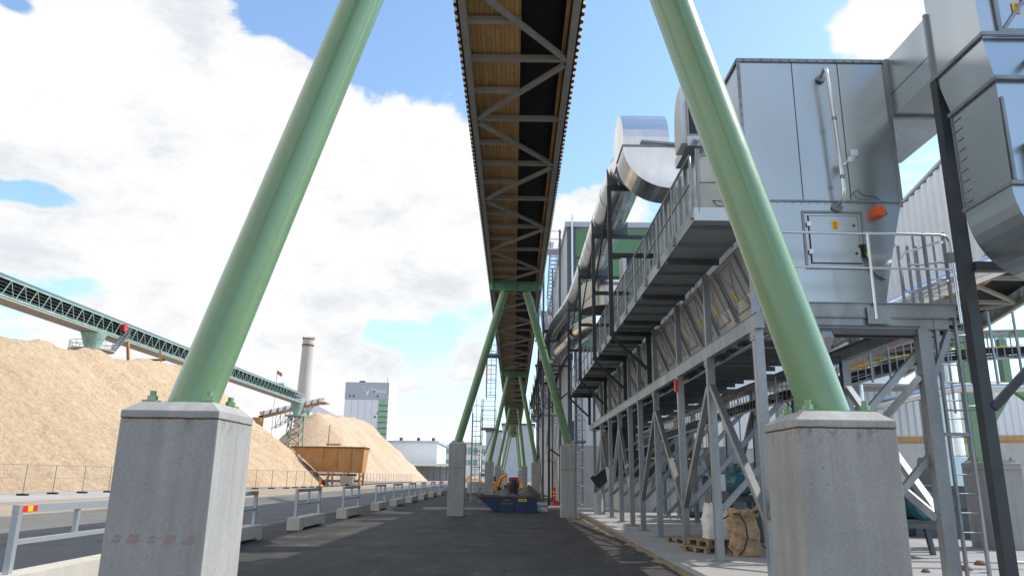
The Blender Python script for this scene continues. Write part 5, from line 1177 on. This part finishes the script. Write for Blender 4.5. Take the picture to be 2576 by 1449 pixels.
b = M(); b.tube((VX, VY, 2.4), (VX, VY, 5.6), .42, n=24); b.build('shaft', 'galv_sheet', t)
b = M(); b.tube((VX + .75, VY + .5, 2.4), (VX + .75, VY + .5, 5.6), .3, n=20); b.build('second_shaft', 'duct_metal', t)
b = M(); b.hexa([(VX - .45, VY - .4, 1.55), (VX + 1.5, VY - .4, 1.55), (VX + 1.5, VY + .9, 1.55), (VX - .45, VY + .9, 1.55), (VX - .35, VY - .35, 2.4), (VX + .8, VY - .35, 2.4), (VX + .8, VY + .7, 2.4), (VX - .35, VY + .7, 2.4)]); b.build('flared_foot', 'galv_sheet', t)
b = M(); b.box(VX - 1.2, VX + 1.5, VY - .3, VY + 1, 0, 1.53); b.box(VX - 1.8, VX + 1.5, VY - .5, VY + 1, .9, 1.3); b.build('fan_box', 'galv_dark', t)
t = thing('round_flue', 'white round flue seen through the bracing under the dryer', 'duct', (8.6, 24, 0))
M().tube((8.9, 24, 1.5), (8.9, 24, 4.5), .45, n=20).build('shaft', 'white_sheet', t); M().tube((8.9, 24, 1.0), (8.9, 24, 1.5), .25, .45, n=20).build('cone', 'galv_sheet', t); M().box(8.5, 9.3, 23.6, 24.4, 0, 1).build('stand', 'galv_dark', t)

def motor(x, y, z, label, s=1.0, base=True, teal='teal_paint'):
    t = thing('electric_motor', label, 'motor', (x, y, z), 'blue electric motors')
    r = .3 * s
    b = M(); b.tube((x, y, z), (x, y + .8 * s, z), r, n=24)
    for a in range(16):
        q = a * math.pi / 8; b.beam((x + (r + .02) * math.cos(q), y + .08, z + (r + .02) * math.sin(q)), (x + (r + .02) * math.cos(q), y + .7 * s, z + (r + .02) * math.sin(q)), .02)
    b.build('body', teal, t)
    b = M(); b.tube((x, y - .12 * s, z), (x, y, z), r * .8, r * 1.02, n=24); cw = b.build('fan_cowl', teal, t)
    b = M(); b.tube((x, y - .125 * s, z), (x, y - .12 * s, z), r * .3, n=16); sub(b, 'hub', 'black_print', cw)
    b = M(); b.box(x - r * .5, x + r * .5, y + .2, y + .5, z + r, z + r * 1.45); b.build('terminal_box', teal, t)
    if base:
        b = M(); b.box(x - r * 1.2, x + r * 1.2, y + .05, y + .75 * s, z - r * 1.2, z - r * .95); b.box(x - r * 1.4, x + r * 1.4, y, y + .9 * s, max(0.045, z - r * 1.5), z - r * 1.2); b.build('foot', 'galv_dark', t)
        b = M(); 
        for sx in (-1, 1):
            for yy in (.1, .7): b.beam((x + sx * r * 1.2, y + yy * s, z - r * 1.5), (x + sx * r * 1.5, y + yy * s, .045), .1)
        b.build_each('stand_leg', 'galv_dark', t)
    return t
motor(6.05, 20.1, 1.52, 'teal blue electric motor seen between the braces behind the paper sack', 1.0)
motor(9.0, 16.8, 1.15, 'dark teal motor on a steel stand right of the big right pedestal', 1.1)

# control boxes, back equipment
t = thing('control_box', 'small beige control box on a post under the dryer', 'box', (5.2, 19, 1.4)); M().box(5.05, 5.3, 19, 19.15, 1.35, 1.75).build('housing', 'white_wall', t); M().tube((5.17, 19.07, 0.04), (5.17, 19.07, 1.35), .03, n=6).build('post', 'galv', t)
t = thing('inclined_screw_conveyor', 'black inclined trough conveyor under the far end of the dryer', 'conveyor', (4.4, 34, 1.6))
b = M(); b.beam((3.75, 35.2, 1.4), (6.6, 35.0, 3.6), .7, .6); b.build('trough', 'black_rubber', t)
b = M(); b.beam((3.7, 34.8, 1.72), (6.5, 34.6, 3.92), .08, .08); b.build('edge_rail', 'galv', t)
b = M(); b.tube((3.95, 35.2, .05), (3.95, 35.2, .95), .22, n=16); b.build('discharge_bin', 'galv_deck', t)
t = thing('dark_machine_hall', 'dark machine enclosure at the back below the dryer deck', 'machine', (6.2, 37, 0))
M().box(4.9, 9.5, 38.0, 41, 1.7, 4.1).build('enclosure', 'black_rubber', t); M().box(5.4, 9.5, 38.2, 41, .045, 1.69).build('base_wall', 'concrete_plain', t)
M().box(5.4, 9.5, 37.9, 37.95, 2.6, 2.66).build('guard_rail', 'lens_yellow', t)
t = thing('gearbox_skid', 'grey machine base with orange fasteners behind the braces', 'machine', (7.4, 22, 0))
M().box(6.9, 8.6, 22, 24, .045, 1.2).build('base', 'galv_dark', t); M().box(7.1, 8.4, 22.2, 23.8, 1.2, 2.1).build('casing', 'grey_sheet', t)
M().tube((7.2, 21.9, 1.4), (8.3, 21.9, 1.4), .12, n=10).build('shaft', 'orange_plastic', t)
t = thing('teal_drum', 'teal blue and white wrapped drum behind the paper sack', 'drum', (5.15, 18.3, 0))
b = M(); b.tube((4.9, 18.2, .62), (5.6, 18.5, .72), .3, n=20); b.build('body', 'teal_paint', t); b = M(); b.tube((5.1, 18.28, .65), (5.25, 18.35, .67), .305, n=20); b.build('white_band', 'white_sheet', t); M().box(4.9, 5.6, 18.1, 18.6, .045, .35).build('cradle', 'pallet_wood', t)
for i, (x, y, w, d, h, mt, la) in enumerate(((8.0, 18.0, 1.2, 1.4, 1.7, 'galv_dark', 'nearest dark grey machine cabinet behind the dryer columns'), (8.1, 20.6, 1.5, 1.2, 2.5, 'slate_frame', 'tall slate grey machine cabinet behind the teal motor'), (7.9, 26.2, 1.8, 1.6, 2.2, 'galv_dark', 'wide grey machine housing in the middle below the dryer'), (7.8, 29.6, 1.3, 1.5, 2.9, 'galv', 'tall galvanised cabinet below the dryer with a vent on top'), (7.6, 33.0, 2.0, 1.8, 2.4, 'slate_frame', 'farthest slate machine housing near the black trough'))):
    t = thing('machine_cabinet', la, 'machine', (x, y, 0), 'machines under the dryer')
    M().box(x, x + w, y, y + d, .15, h).build('housing', mt, t, bevel=.02)
    M().box(x + .05, x + w - .05, y + .05, y + d - .05, .045, .149).build('plinth', 'black_rubber', t)
    for q in range(2): M().box(x + .08 + q * (w - .1) / 2, x + .02 + (q + 1) * (w - .1) / 2, y - .02, y - .002, .3, h - .15).build('door', 'galv_deck' if q == i % 2 else mt, t)
    b = M(); b.tube((x + w * .6, y + d * .5, h), (x + w * .6, y + d * .5, 4.0), .11, n=12); b.build('riser_pipe', 'steel_bright', t)
    b = M(); b.path([(x + .2, y + .1, h), (x + .1, y - .1, h + .5), (x - .3, y - .2, h + .9), (x - .6, y + .2, 3.9)], .025, n=6); b.build('cable', 'black_rubber', t)
t = thing('instrument_rack', 'row of thin vertical conduits and small boxes under the dryer', 'conduits', (6.6, 22, 0))
for i in range(9):
    x = 6.2 + .12 * (i % 3); y = 17.5 + i * 1.9; M().tube((x, y, .05), (x, y, 4.0), .018, n=6).build('conduit', 'galv', t)
    if i % 2 == 0: M().box(x - .1, x + .1, y - .09, y - .02, 1.2 + .2 * (i % 3), 1.55 + .2 * (i % 3)).build('junction_box', 'white_wall' if i % 4 else 'slate_frame', t)
# wall of equipment and back wall under the dryer, far side
t = thing('far_side_building', 'pale concrete annex with green door and dark window beyond the right pedestal', 'building', (28, 45, 0))
M().box(17.5, 48, 45, 60, 0, 5.0).build('wall', 'concrete_plain', t)
M().box(17.4, 48.2, 44.8, 60.2, 5.0, 5.25).build('roof', 'slate_frame', t)
b = M(); b.box(28.1, 29.3, 44.9, 44.995, 0, 2.15); d_ = b.build('door', 'strip_green', t); sub(M().box(28.3, 29.1, 44.86, 44.895, .9, 1.9), 'pane', 'window_glass', d_); sub(M().box(28.25, 29.15, 44.86, 44.895, .1, .7), 'kick_panel', 'white_sheet', d_)
b = M(); b.box(31.2, 33.8, 44.9, 44.995, .95, 2.5); w_ = b.build('window', 'slate_frame', t); sub(M().box(31.3, 33.7, 44.86, 44.895, 1.05, 2.4), 'pane', 'window_glass', w_)
b = M(); b.box(21.2, 22.2, 44.9, 44.995, 0, 3.1); b.build('green_shutter', 'strip_green', t)
# right trestle with pedestal
t = pedestal(12.35, 19.6, 2.2, .95, 'weathered concrete pedestal behind the tall ladder on the right', bolts=True)
t = thing('right_trestle', 'green square leg with V braces on the weathered right pedestal', 'trestle', (12.2, 19.6, 2.2))
b = M(); b.beam((12.1, 19.6, 2.2), (12.1, 19.6, 5.4), .36, .3); b.build('leg', 'green_paint', t)
b = M(); b.beam((12.1, 19.6, 2.6), (13.1, 19.6, 4.0), .16); b.beam((13.1, 19.6, 4.2), (14.8, 19.6, 2.9), .18); b.beam((13.1, 19.6, 4.2), (13.1, 19.6, 5.4), .2); b.build('brace', 'green_paint', t)
b = M(); b.beam((11.9, 19.6, 5.5), (15, 19.6, 5.6), .2, .2); b.build('crossbeam', 'green_paint', t)
o = sheet('white_line', 10.2, 15.5, 16.2, 16.45, .052, 'white_wall'); o.rotation_euler = (0, 0, 0)

# rubble on the slab
for i, (x, y, s) in enumerate(((8.45, 14.6, .13), (9.35, 15.6, .12), (7.5, 14.2, .08))):
    b = M(); k = 9
    ring = [[(x + s * math.cos(2 * math.pi * j / k) * rr * (1 + .3 * noise.noise(V((j, i, q)))), y + s * math.sin(2 * math.pi * j / k) * rr, .045 + s * hh) for j in range(k)] for q, (rr, hh) in enumerate(((1, 0), (.9, .35), (.5, .7)))]
    for q in range(2):
        for j in range(k): b.face([ring[q][j], ring[q][(j + 1) % k], ring[q + 1][(j + 1) % k], ring[q + 1][j]])
    b.face(ring[2]); o = b.build('stone', 'dark_rust'); tag(o, ['brown lump of debris on the slab beside the ladder foot', 'brown lump on the white line right of the ladder', 'small debris lump at the platform column foot'][i], 'debris')

# ------------------------------------------------------------------ pallets, sacks
def pallet(x, y, z, rot, label, L=1.2, Wd=.8):
    t = thing('wooden_pallet', label, 'pallet', (x, y, z), 'wooden pallets on the slab')
    c, s = math.cos(rot), math.sin(rot)
    def bx(b, u0, u1, v0, v1, z0, z1):
        pts = []
        for zz in (z0, z1):
            for u, v in ((u0, v0), (u1, v0), (u1, v1), (u0, v1)): pts.append((x + u * c - v * s, y + u * s + v * c, z + zz))
        b.hexa(pts)
    b = M()
    for k in range(7): bx(b, 0, L, k * (Wd - .09) / 6, k * (Wd - .09) / 6 + .09, .12, .142)
    b.build('top_boards', 'pallet_wood', t)
    b = M()
    for u in (0, L / 2 - .05, L - .1):
        for v in (0, Wd / 2 - .05, Wd - .1): bx(b, u, u + .1, v, v + .1, .022, .10)
        bx(b, u, u + .1, 0, Wd, .10, .12)
    b.build('blocks', 'pallet_wood', t)
    b = M()
    for v in (0, Wd / 2 - .05, Wd - .1): bx(b, 0, L, v, v + .1, 0, .022)
    b.build('bottom_boards', 'pallet_wood', t); return t
pallet(4.35, 19.5, .045, R(24), 'weathered pallet lying flat, farther of those left of the sack')
pallet(4.25, 17.0, .045, R(27), 'light brown pallet at the bottom of the near stack')
pallet(4.32, 17.06, .19, R(23), 'grey brown pallet on top of the near stack')
def bag(name, label, cx, cy, z0, w, d, h, mt, rough=.06, seed=0, top_in=.85, n=64, m_=30):
    b = M(); 
    for j in range(m_ + 1):
        f = j / m_; sc = 1 - .10 * (2 * f - 1) ** 2 - (1 - top_in) * f ** 3
        for i in range(n):
            a = 2 * math.pi * i / n; ca, sa = math.cos(a), math.sin(a)
            e = .35; x = math.copysign(abs(ca) ** e, ca) * w / 2; y = math.copysign(abs(sa) ** e, sa) * d / 2
            p = V((x * 3 + seed, y * 3, f * 3)); k = 1 + rough * 1.7 * noise.noise(p) + rough * 1.1 * noise.noise(p * 2.6) + rough * .8 * abs(noise.noise(p * 5.5)) - (rough * 1.2 * max(0, .3 - abs(math.sin(a * 2.5 + f * 3 + seed))) if mt == 'brown_paper' else 0)
            zz = z0 + h * f + (rough * h * 2.2 * noise.noise(V((ca * 2, sa * 2, seed))) if j == m_ else 0)
            b.v.append((cx + x * sc * k, cy + y * sc * k, zz))
    for j in range(m_):
        for i in range(n):
            q = j * n + i; q2 = j * n + (i + 1) % n; b.f.append((q, q2, q2 + n, q + n)); b.sm.append(mt != 'brown_paper')
    ring = [b.v[m_ * n + i] for i in range(n)]; c = V((cx, cy, z0 + h * .9))
    for i in range(n): b.face([ring[i], ring[(i + 1) % n], c])
    t = thing(name, label, 'sack', (cx, cy, z0)); b.build('bag_body', mt, t); return t
t = bag('paper_sack', 'crumpled brown paper bulk sack with loose black straps', 5.02, 16.75, .05, .60, .48, .86, 'brown_paper', .15, 3, .86)
b = M(); b.path([(4.72, 16.5, .92), (4.85, 16.42, .9), (4.95, 16.4, .72), (4.98, 16.4, .45), (4.9, 16.41, .2), (4.78, 16.4, .08)], .018, n=6); b.path([(4.7, 16.6, .1), (4.45, 16.5, .35), (4.42, 16.6, .6), (4.55, 16.65, .8), (4.8, 16.6, .95)], .014, n=6); b.path([(5.2, 16.5, .95), (5.3, 16.45, 1.0), (5.38, 16.45, 1.02)], .03, n=6); b.path([(5.3, 16.5, .3), (5.45, 16.45, .15), (5.6, 16.4, .1)], .02, n=6)
b.build('strap', 'black_rubber', t)
for a, (x, y) in enumerate(((4.8, 16.55), (5.0, 16.5), (5.2, 16.6), (5.1, 16.9), (4.85, 16.95))):
    b = M(); b.face([(x - .14, y, .84), (x + .13, y + .03, .86), (x + .07, y - .05, 1.0 + .03 * a % .09), (x - .08, y + .06, .98)]); b.face([(x - .14, y + .012, .84), (x - .08, y + .072, .98), (x + .07, y - .038, 1.0 + .03 * a % .09), (x + .13, y + .042, .86)]); b.build('paper_flap', 'brown_paper', t)
bag('white_bulk_bag', 'white fabric bulk bag behind the column beside the paper sack', 4.62, 17.6, .33, .55, .55, .75, 'white_fabric', .05, 8, .8)

# ------------------------------------------------------------------ things on the yard ahead
t = thing('blue_skip', 'dark blue rubbish skip with sloping end under the conveyor', 'skip', (0, 37.5, 0))
SY0, SY1 = 36.4, 38.0; xs0, xs1, xb = -1.72, 1.15, -.88
b = M(); prof = [(xb, .0), (xs1, .0), (xs1, .72), (xs0, .72)]
for (xa, za), (xc, zc) in zip(prof[:3], prof[1:]):
    pass
for yy, n_ in ((SY0, 1), (SY1, -1)):
    b.prism([(x, yy, z) for x, z in prof][::n_], (0, .03 * n_, 0))
b.hexa([(xb, SY0 + .031, 0), (xs1, SY0 + .031, 0), (xs1, SY1 - .031, 0), (xb, SY1 - .031, 0), (xb, SY0 + .031, .03), (xs1, SY0 + .031, .03), (xs1, SY1 - .031, .03), (xb, SY1 - .031, .03)])
b.box(xs1 - .03, xs1, SY0 + .031, SY1 - .031, .03, .72)
b.hexa([(xb, SY0 + .031, .03), (xb + .03, SY0 + .031, .03), (xb + .03, SY1 - .031, .03), (xb, SY1 - .031, .03), (xs0, SY0 + .031, .72), (xs0 + .04, SY0 + .031, .72), (xs0 + .04, SY1 - .031, .72), (xs0, SY1 - .031, .72)])
sk = b.build('tub', 'blue_paint', t)
b = M(); b.box(xs0 - .02, xs1 + .03, SY0 - .04, SY0 + .0 - .002, .69, .75); b.box(xs0 - .02, xs1 + .03, SY1 + .002, SY1 + .04, .69, .75); b.build_each('rim', 'dark_rust', t)
b = M()
for x in (-.78, .02, .62, 1.08): b.box(x - .035, x + .035, SY0 - .05, SY0 - .002, .02, .688)
b.build_each('stiffener', 'blue_paint', t)
b = M(); b.box(.26, .66, SY0 - .054, SY0 - .051, .50, .62); st_ = b.build('yellow_sticker', 'lens_yellow', t)
text_obj('STENA', .085, (.30, SY0 - .058, .53), (1, 0, 0), (0, 0, 1), 'black_print', 'sticker_text', st_, .001) if False else None
b = M()
for q in range(6): b.box(.30 + q * .055, .335 + q * .055, SY0 - .057, SY0 - .0545, .535, .59)
sub(b, 'sticker_marks', 'black_print', st_)
mat('faded_yellow', (0.30, 0.26, 0.08), 0.7, var=.6, vscale=20, base2=(0.05, 0.07, 0.13))
b = M()
for row, z, x0, n_ in ((0, .52, -.45, 5), (1, .36, -.56, 9)):
    for q in range(n_): 
        if row and q == 5: continue
        b.box(x0 + q * .062, x0 + q * .062 + .042, SY0 - .006, SY0 - .002, z, z + .075)
b.build('painted_marks', 'faded_yellow', t)
# rubble heap in the skip
b = M(); nx = 26; ny = 12
for j in range(ny + 1):
    for i in range(nx + 1):
        x = -1.2 + 2.3 * i / nx; y = 36.5 + 1.4 * j / ny; e = min(1, 4 * i / nx, 4 * (nx - i) / nx) * min(1, 3 * j / ny, 3 * (ny - j) / ny)
        b.v.append((x, y, .58 + e * (.22 + .14 * noise.noise(V((x * 2.2, y * 2, 2))) + .06 * noise.noise(V((x * 9, y * 9, 1))) )))
for j in range(ny):
    for i in range(nx): k = j * (nx + 1) + i; b.f.append((k, k + 1, k + nx + 2, k + nx + 1)); b.sm.append(False)
o = b.build('rubble_load', 'gravel_grey'); tag(o, 'grey rubble heaped inside the blue skip', 'rubble')
def heap(name, label, cx, cy, rx, ry, h, mt, seed):
    b = M(); n = 22; m_ = 8
    for j in range(m_ + 1):
        f = j / m_
        for i in range(n):
            a = 2 * math.pi * i / n; k = 1 + .22 * noise.noise(V((math.cos(a) * 1.5, math.sin(a) * 1.5, seed + f)))
            b.v.append((cx + rx * (1 - f) * k * math.cos(a), cy + ry * (1 - f) * k * math.sin(a), h * (1 - (1 - f) ** 1.3) * (1 + .15 * noise.noise(V((a, f * 3, seed)))) - .02))
    for j in range(m_):
        for i in range(n): q = j * n + i; q2 = j * n + (i + 1) % n; b.f.append((q, q2, q2 + n, q + n)); b.sm.append(False)
    return tag(b.build(name, mt), label, 'heap')
heap('gravel_heap', 'grey gravel heap on the ground just behind the blue skip', -.45, 54, 1.5, 1.2, .95, 'gravel_grey', 1)
heap('dirt_heap', 'darker low dirt heap right of the gravel behind the skip', 1.15, 56, 1.3, 1.2, 1.05, 'gravel_grey', 5)
heap('sand_heap', 'small beige sand heap left of the third row pedestal', -6.2, 120, 3.6, 2.0, 1.9, 'chips', 9)
t = thing('black_barrel_mixer', 'black round topped plastic drum standing in the skip rubble', 'drum', (.05, 37.3, .7))
b = M(); b.tube((.0, 37.3, .6), (.0, 37.3, 1.08), .21, .24, n=18); b.tube((.0, 37.3, 1.08), (.0, 37.3, 1.3), .30, .30, n=18); b.tube((0, 37.3, 1.3), (0, 37.3, 1.46), .30, .16, n=18); b.build('body', 'black_rubber', t)
M().tube((0, 37.3, 1.46), (0, 37.3, 1.5), .17, n=14).build('lid', 'black_print', t)
# white scrap bag by the skip
t = bag('white_scrap_bag', 'crumpled white sack on the ground at the right end of the skip', 1.42, 37.4, 0.0, .55, .4, .22, 'white_fabric', .14, 2, .5)
# traffic post
t = thing('traffic_post', 'red plastic traffic post with yellow bands near the concrete wall', 'bollard', (2.36, 43.5, 0))
M().tube((2.36, 43.5, .06), (2.36, 43.5, 1.1), .085, .075, n=14).build('post', 'red_plastic', t)
for z in (.62, .80): M().tube((2.36, 43.5, z), (2.36, 43.5, z + .06), .09, n=14).build('band', 'yellow_sticker', t)
M().tube((2.36, 43.5, .0), (2.36, 43.5, .06), .26, n=18).build('base', 'red_plastic', t)
# timber and sheet offcuts
for i, (x, y, L_, w, z, mt, la) in enumerate(((1.9, 42.6, 1.5, .16, .05, 'white_wall', 'white board lying before the red traffic post'), (2.2, 44.6, 1.6, .2, .12, 'red_plastic', 'red edged plank behind the traffic post'), (1.2, 46.5, 1.4, .4, .1, 'grey_sheet', 'stack of grey sheet offcuts right of the skip'), (1.0, 49, 1.8, .5, .18, 'gravel_grey', 'dark scrap pile behind the grey offcuts'))):
    b = M(); b.box(x, x + L_, y, y + w, .0, z); b.beam((x + .1, y + .1, z + .03), (x + L_ * .9, y + w + .2, z + .05), .1, .05); o = b.build('scrap_board', mt); tag(o, la, 'scrap')
# IBC tanks
for (x, la) in ((-4.15, 'white caged liquid tank left of the third row pedestal, left of the pair'), (-2.98, 'white caged liquid tank beside its twin, right of the pair')):
    t = thing('liquid_tank', la, 'tank', (x, 69, 0), 'white caged liquid tanks'); w = 1.05 if x < -3.5 else .62
    M().box(x + .03, x + w - .03, 69.03, 69.97, .18, 1.13).build('bottle', 'ibc_plastic', t, bevel=.05)
    b = M()
    for q in range(9): f = q / 8; b.tube((x + w * f, 69, .14), (x + w * f, 69, 1.16), .012, n=4); b.tube((x + w, 69 + f, .14), (x + w, 69 + f, 1.16), .012, n=4)
    for z in (.16, .4, .64, .88, 1.15): b.path([(x, 69, z), (x + w, 69, z), (x + w, 70, z), (x, 70, z)], .013, n=4, closed=True)
    b.build('cage', 'galv', t); M().box(x, x + w, 69, 70, 0, .13).build('pallet_base', 'galv_dark', t)
# mini excavator
t = thing('mini_excavator', 'small orange excavator with raised arm behind the skip', 'excavator', (-1.9, 84, 0))
b = M()
for x in (-2.5, -1.5): b.box(x - .2, x + .2, 83.2, 85.2, .05, .5)
b.build_each('track', 'black_rubber', t)
M().box(-2.7, -1.4, 83.3, 85.0, .5, 1.0).build('house', 'excavator_orange', t, bevel=.08)
b = M(); b.box(-2.6, -1.9, 83.6, 84.8, 1.15, 1.7); cb = b.build('cab', 'black_print', t, bevel=.05); sub(M().box(-2.55, -1.95, 83.56, 83.595, 1.25, 1.6), 'windscreen', 'window_glass', cb)
b = M(); b.beam((-1.6, 83.3, .6), (-1.3, 82.8, 1.55), .2, .22); b.beam((-1.3, 82.8, 1.55), (-.75, 82.2, 1.95), .2, .22); b.build('boom', 'excavator_orange', t)
b = M(); b.beam((-.75, 82.2, 2.0), (-.7, 81.8, .75), .16, .18); b.build('stick', 'excavator_orange', t)
b = M(); b.prism([(-1.0, 81.6, .8), (-.4, 81.6, .8), (-.5, 81.6, .5), (-.9, 81.6, .45)][::-1], (0, .5, 0)); b.build('bucket', 'black_print', t)
t = thing('red_container', 'bright red round sided container behind the skip', 'container', (.2, 90, 0))
b = M(); pts = [(-.45, .75), (.0, .5), (.45, .5), (.6, .75), (.6, 1.35), (.5, 1.5), (-.5, 1.5), (-.55, 1.35)]; b.prism([(x + .05, 80, z) for x, z in pts][::-1], (0, 1.3, 0)); b.build('shell', 'red_plastic', t)
b = M(); b.box(-.4, .5, 80.05, 81.2, 1.501, 1.62); b.build('lid', 'black_print', t)
b = M(); b.box(-.25, -.05, 80.2, 80.4, 0, .6); b.box(.3, .5, 80.2, 80.4, 0, .6); b.box(-.25, .5, 80.3, 80.4, .45, .62); b.build('stand', 'black_rubber', t)
t = thing('yellow_crate', 'small yellow crate at the right of the red container', 'crate', (1.1, 79, 0)); M().box(.75, 1.05, 79, 79.5, .55, 1.0).build('box', 'lens_yellow', t, bevel=.03); M().box(.7, 1.1, 78.95, 79.55, .0, .55).build('stand', 'pallet_wood', t)
t = thing('parked_truck', 'small white truck with green tarpaulin far left of the ladders', 'truck', (-9, 210, 0))
M().box(-16, -9.5, 210, 214, .9, 3.2).build('load_bed', 'white_wall', t); M().box(-9.3, -7.4, 210, 213, .7, 2.9).build('cab', 'white_wall', t, bevel=.1)
for x in (-15, -12.5, -8.5): M().tube((x, 209.8, .5), (x, 210.2, .5), .5, n=16).build('wheel', 'black_rubber', t)
M().box(-9.0, -7.6, 209.97, 209.995, 1.8, 2.6).build('window', 'window_glass', t)
# yellow marker and cones by the fence
t = thing('yellow_hydrant_box', 'yellow utility cabinet at the far end of the fence', 'cabinet', (-9.3, 100, 0)); M().box(-9.6, -8.9, 130, 130.5, 0, 1.5).build('housing', 'lens_yellow', t, bevel=.05); M().box(-9.65, -8.85, 129.9, 130.6, 1.5, 1.6).build('lid', 'black_print', t)
for x, y, la in ((-24.6, 97, 'orange marker bollard by the fence in front of the hopper'), (-11.2, 118, 'orange marker bollard at the far roadside')):
    t = thing('marker_bollard', la, 'bollard', (x, y, 0)); M().tube((x, y, 0), (x, y, 1.1), .14, .1, n=10).build('post', 'orange_plastic', t); M().box(x - .3, x + .3, y - .3, y + .3, 0, .08).build('foot', 'black_rubber', t)
# sign on the fence
t = thing('fence_sign', 'small white notice board on a tall post at the fence', 'sign', (-28.0, 77.5, 0)); M().tube((-27.9, 77.5, 0), (-27.9, 77.5, 3.2), .05, n=6).build('post', 'galvanised_mesh', t); M().box(-28.15, -27.65, 77.42, 77.45, 2.8, 3.35).build('board', 'white_wall', t); M().box(-28.5, -27.3, 77.2, 77.8, 0, .2).build('foot', 'orange_plastic', t)
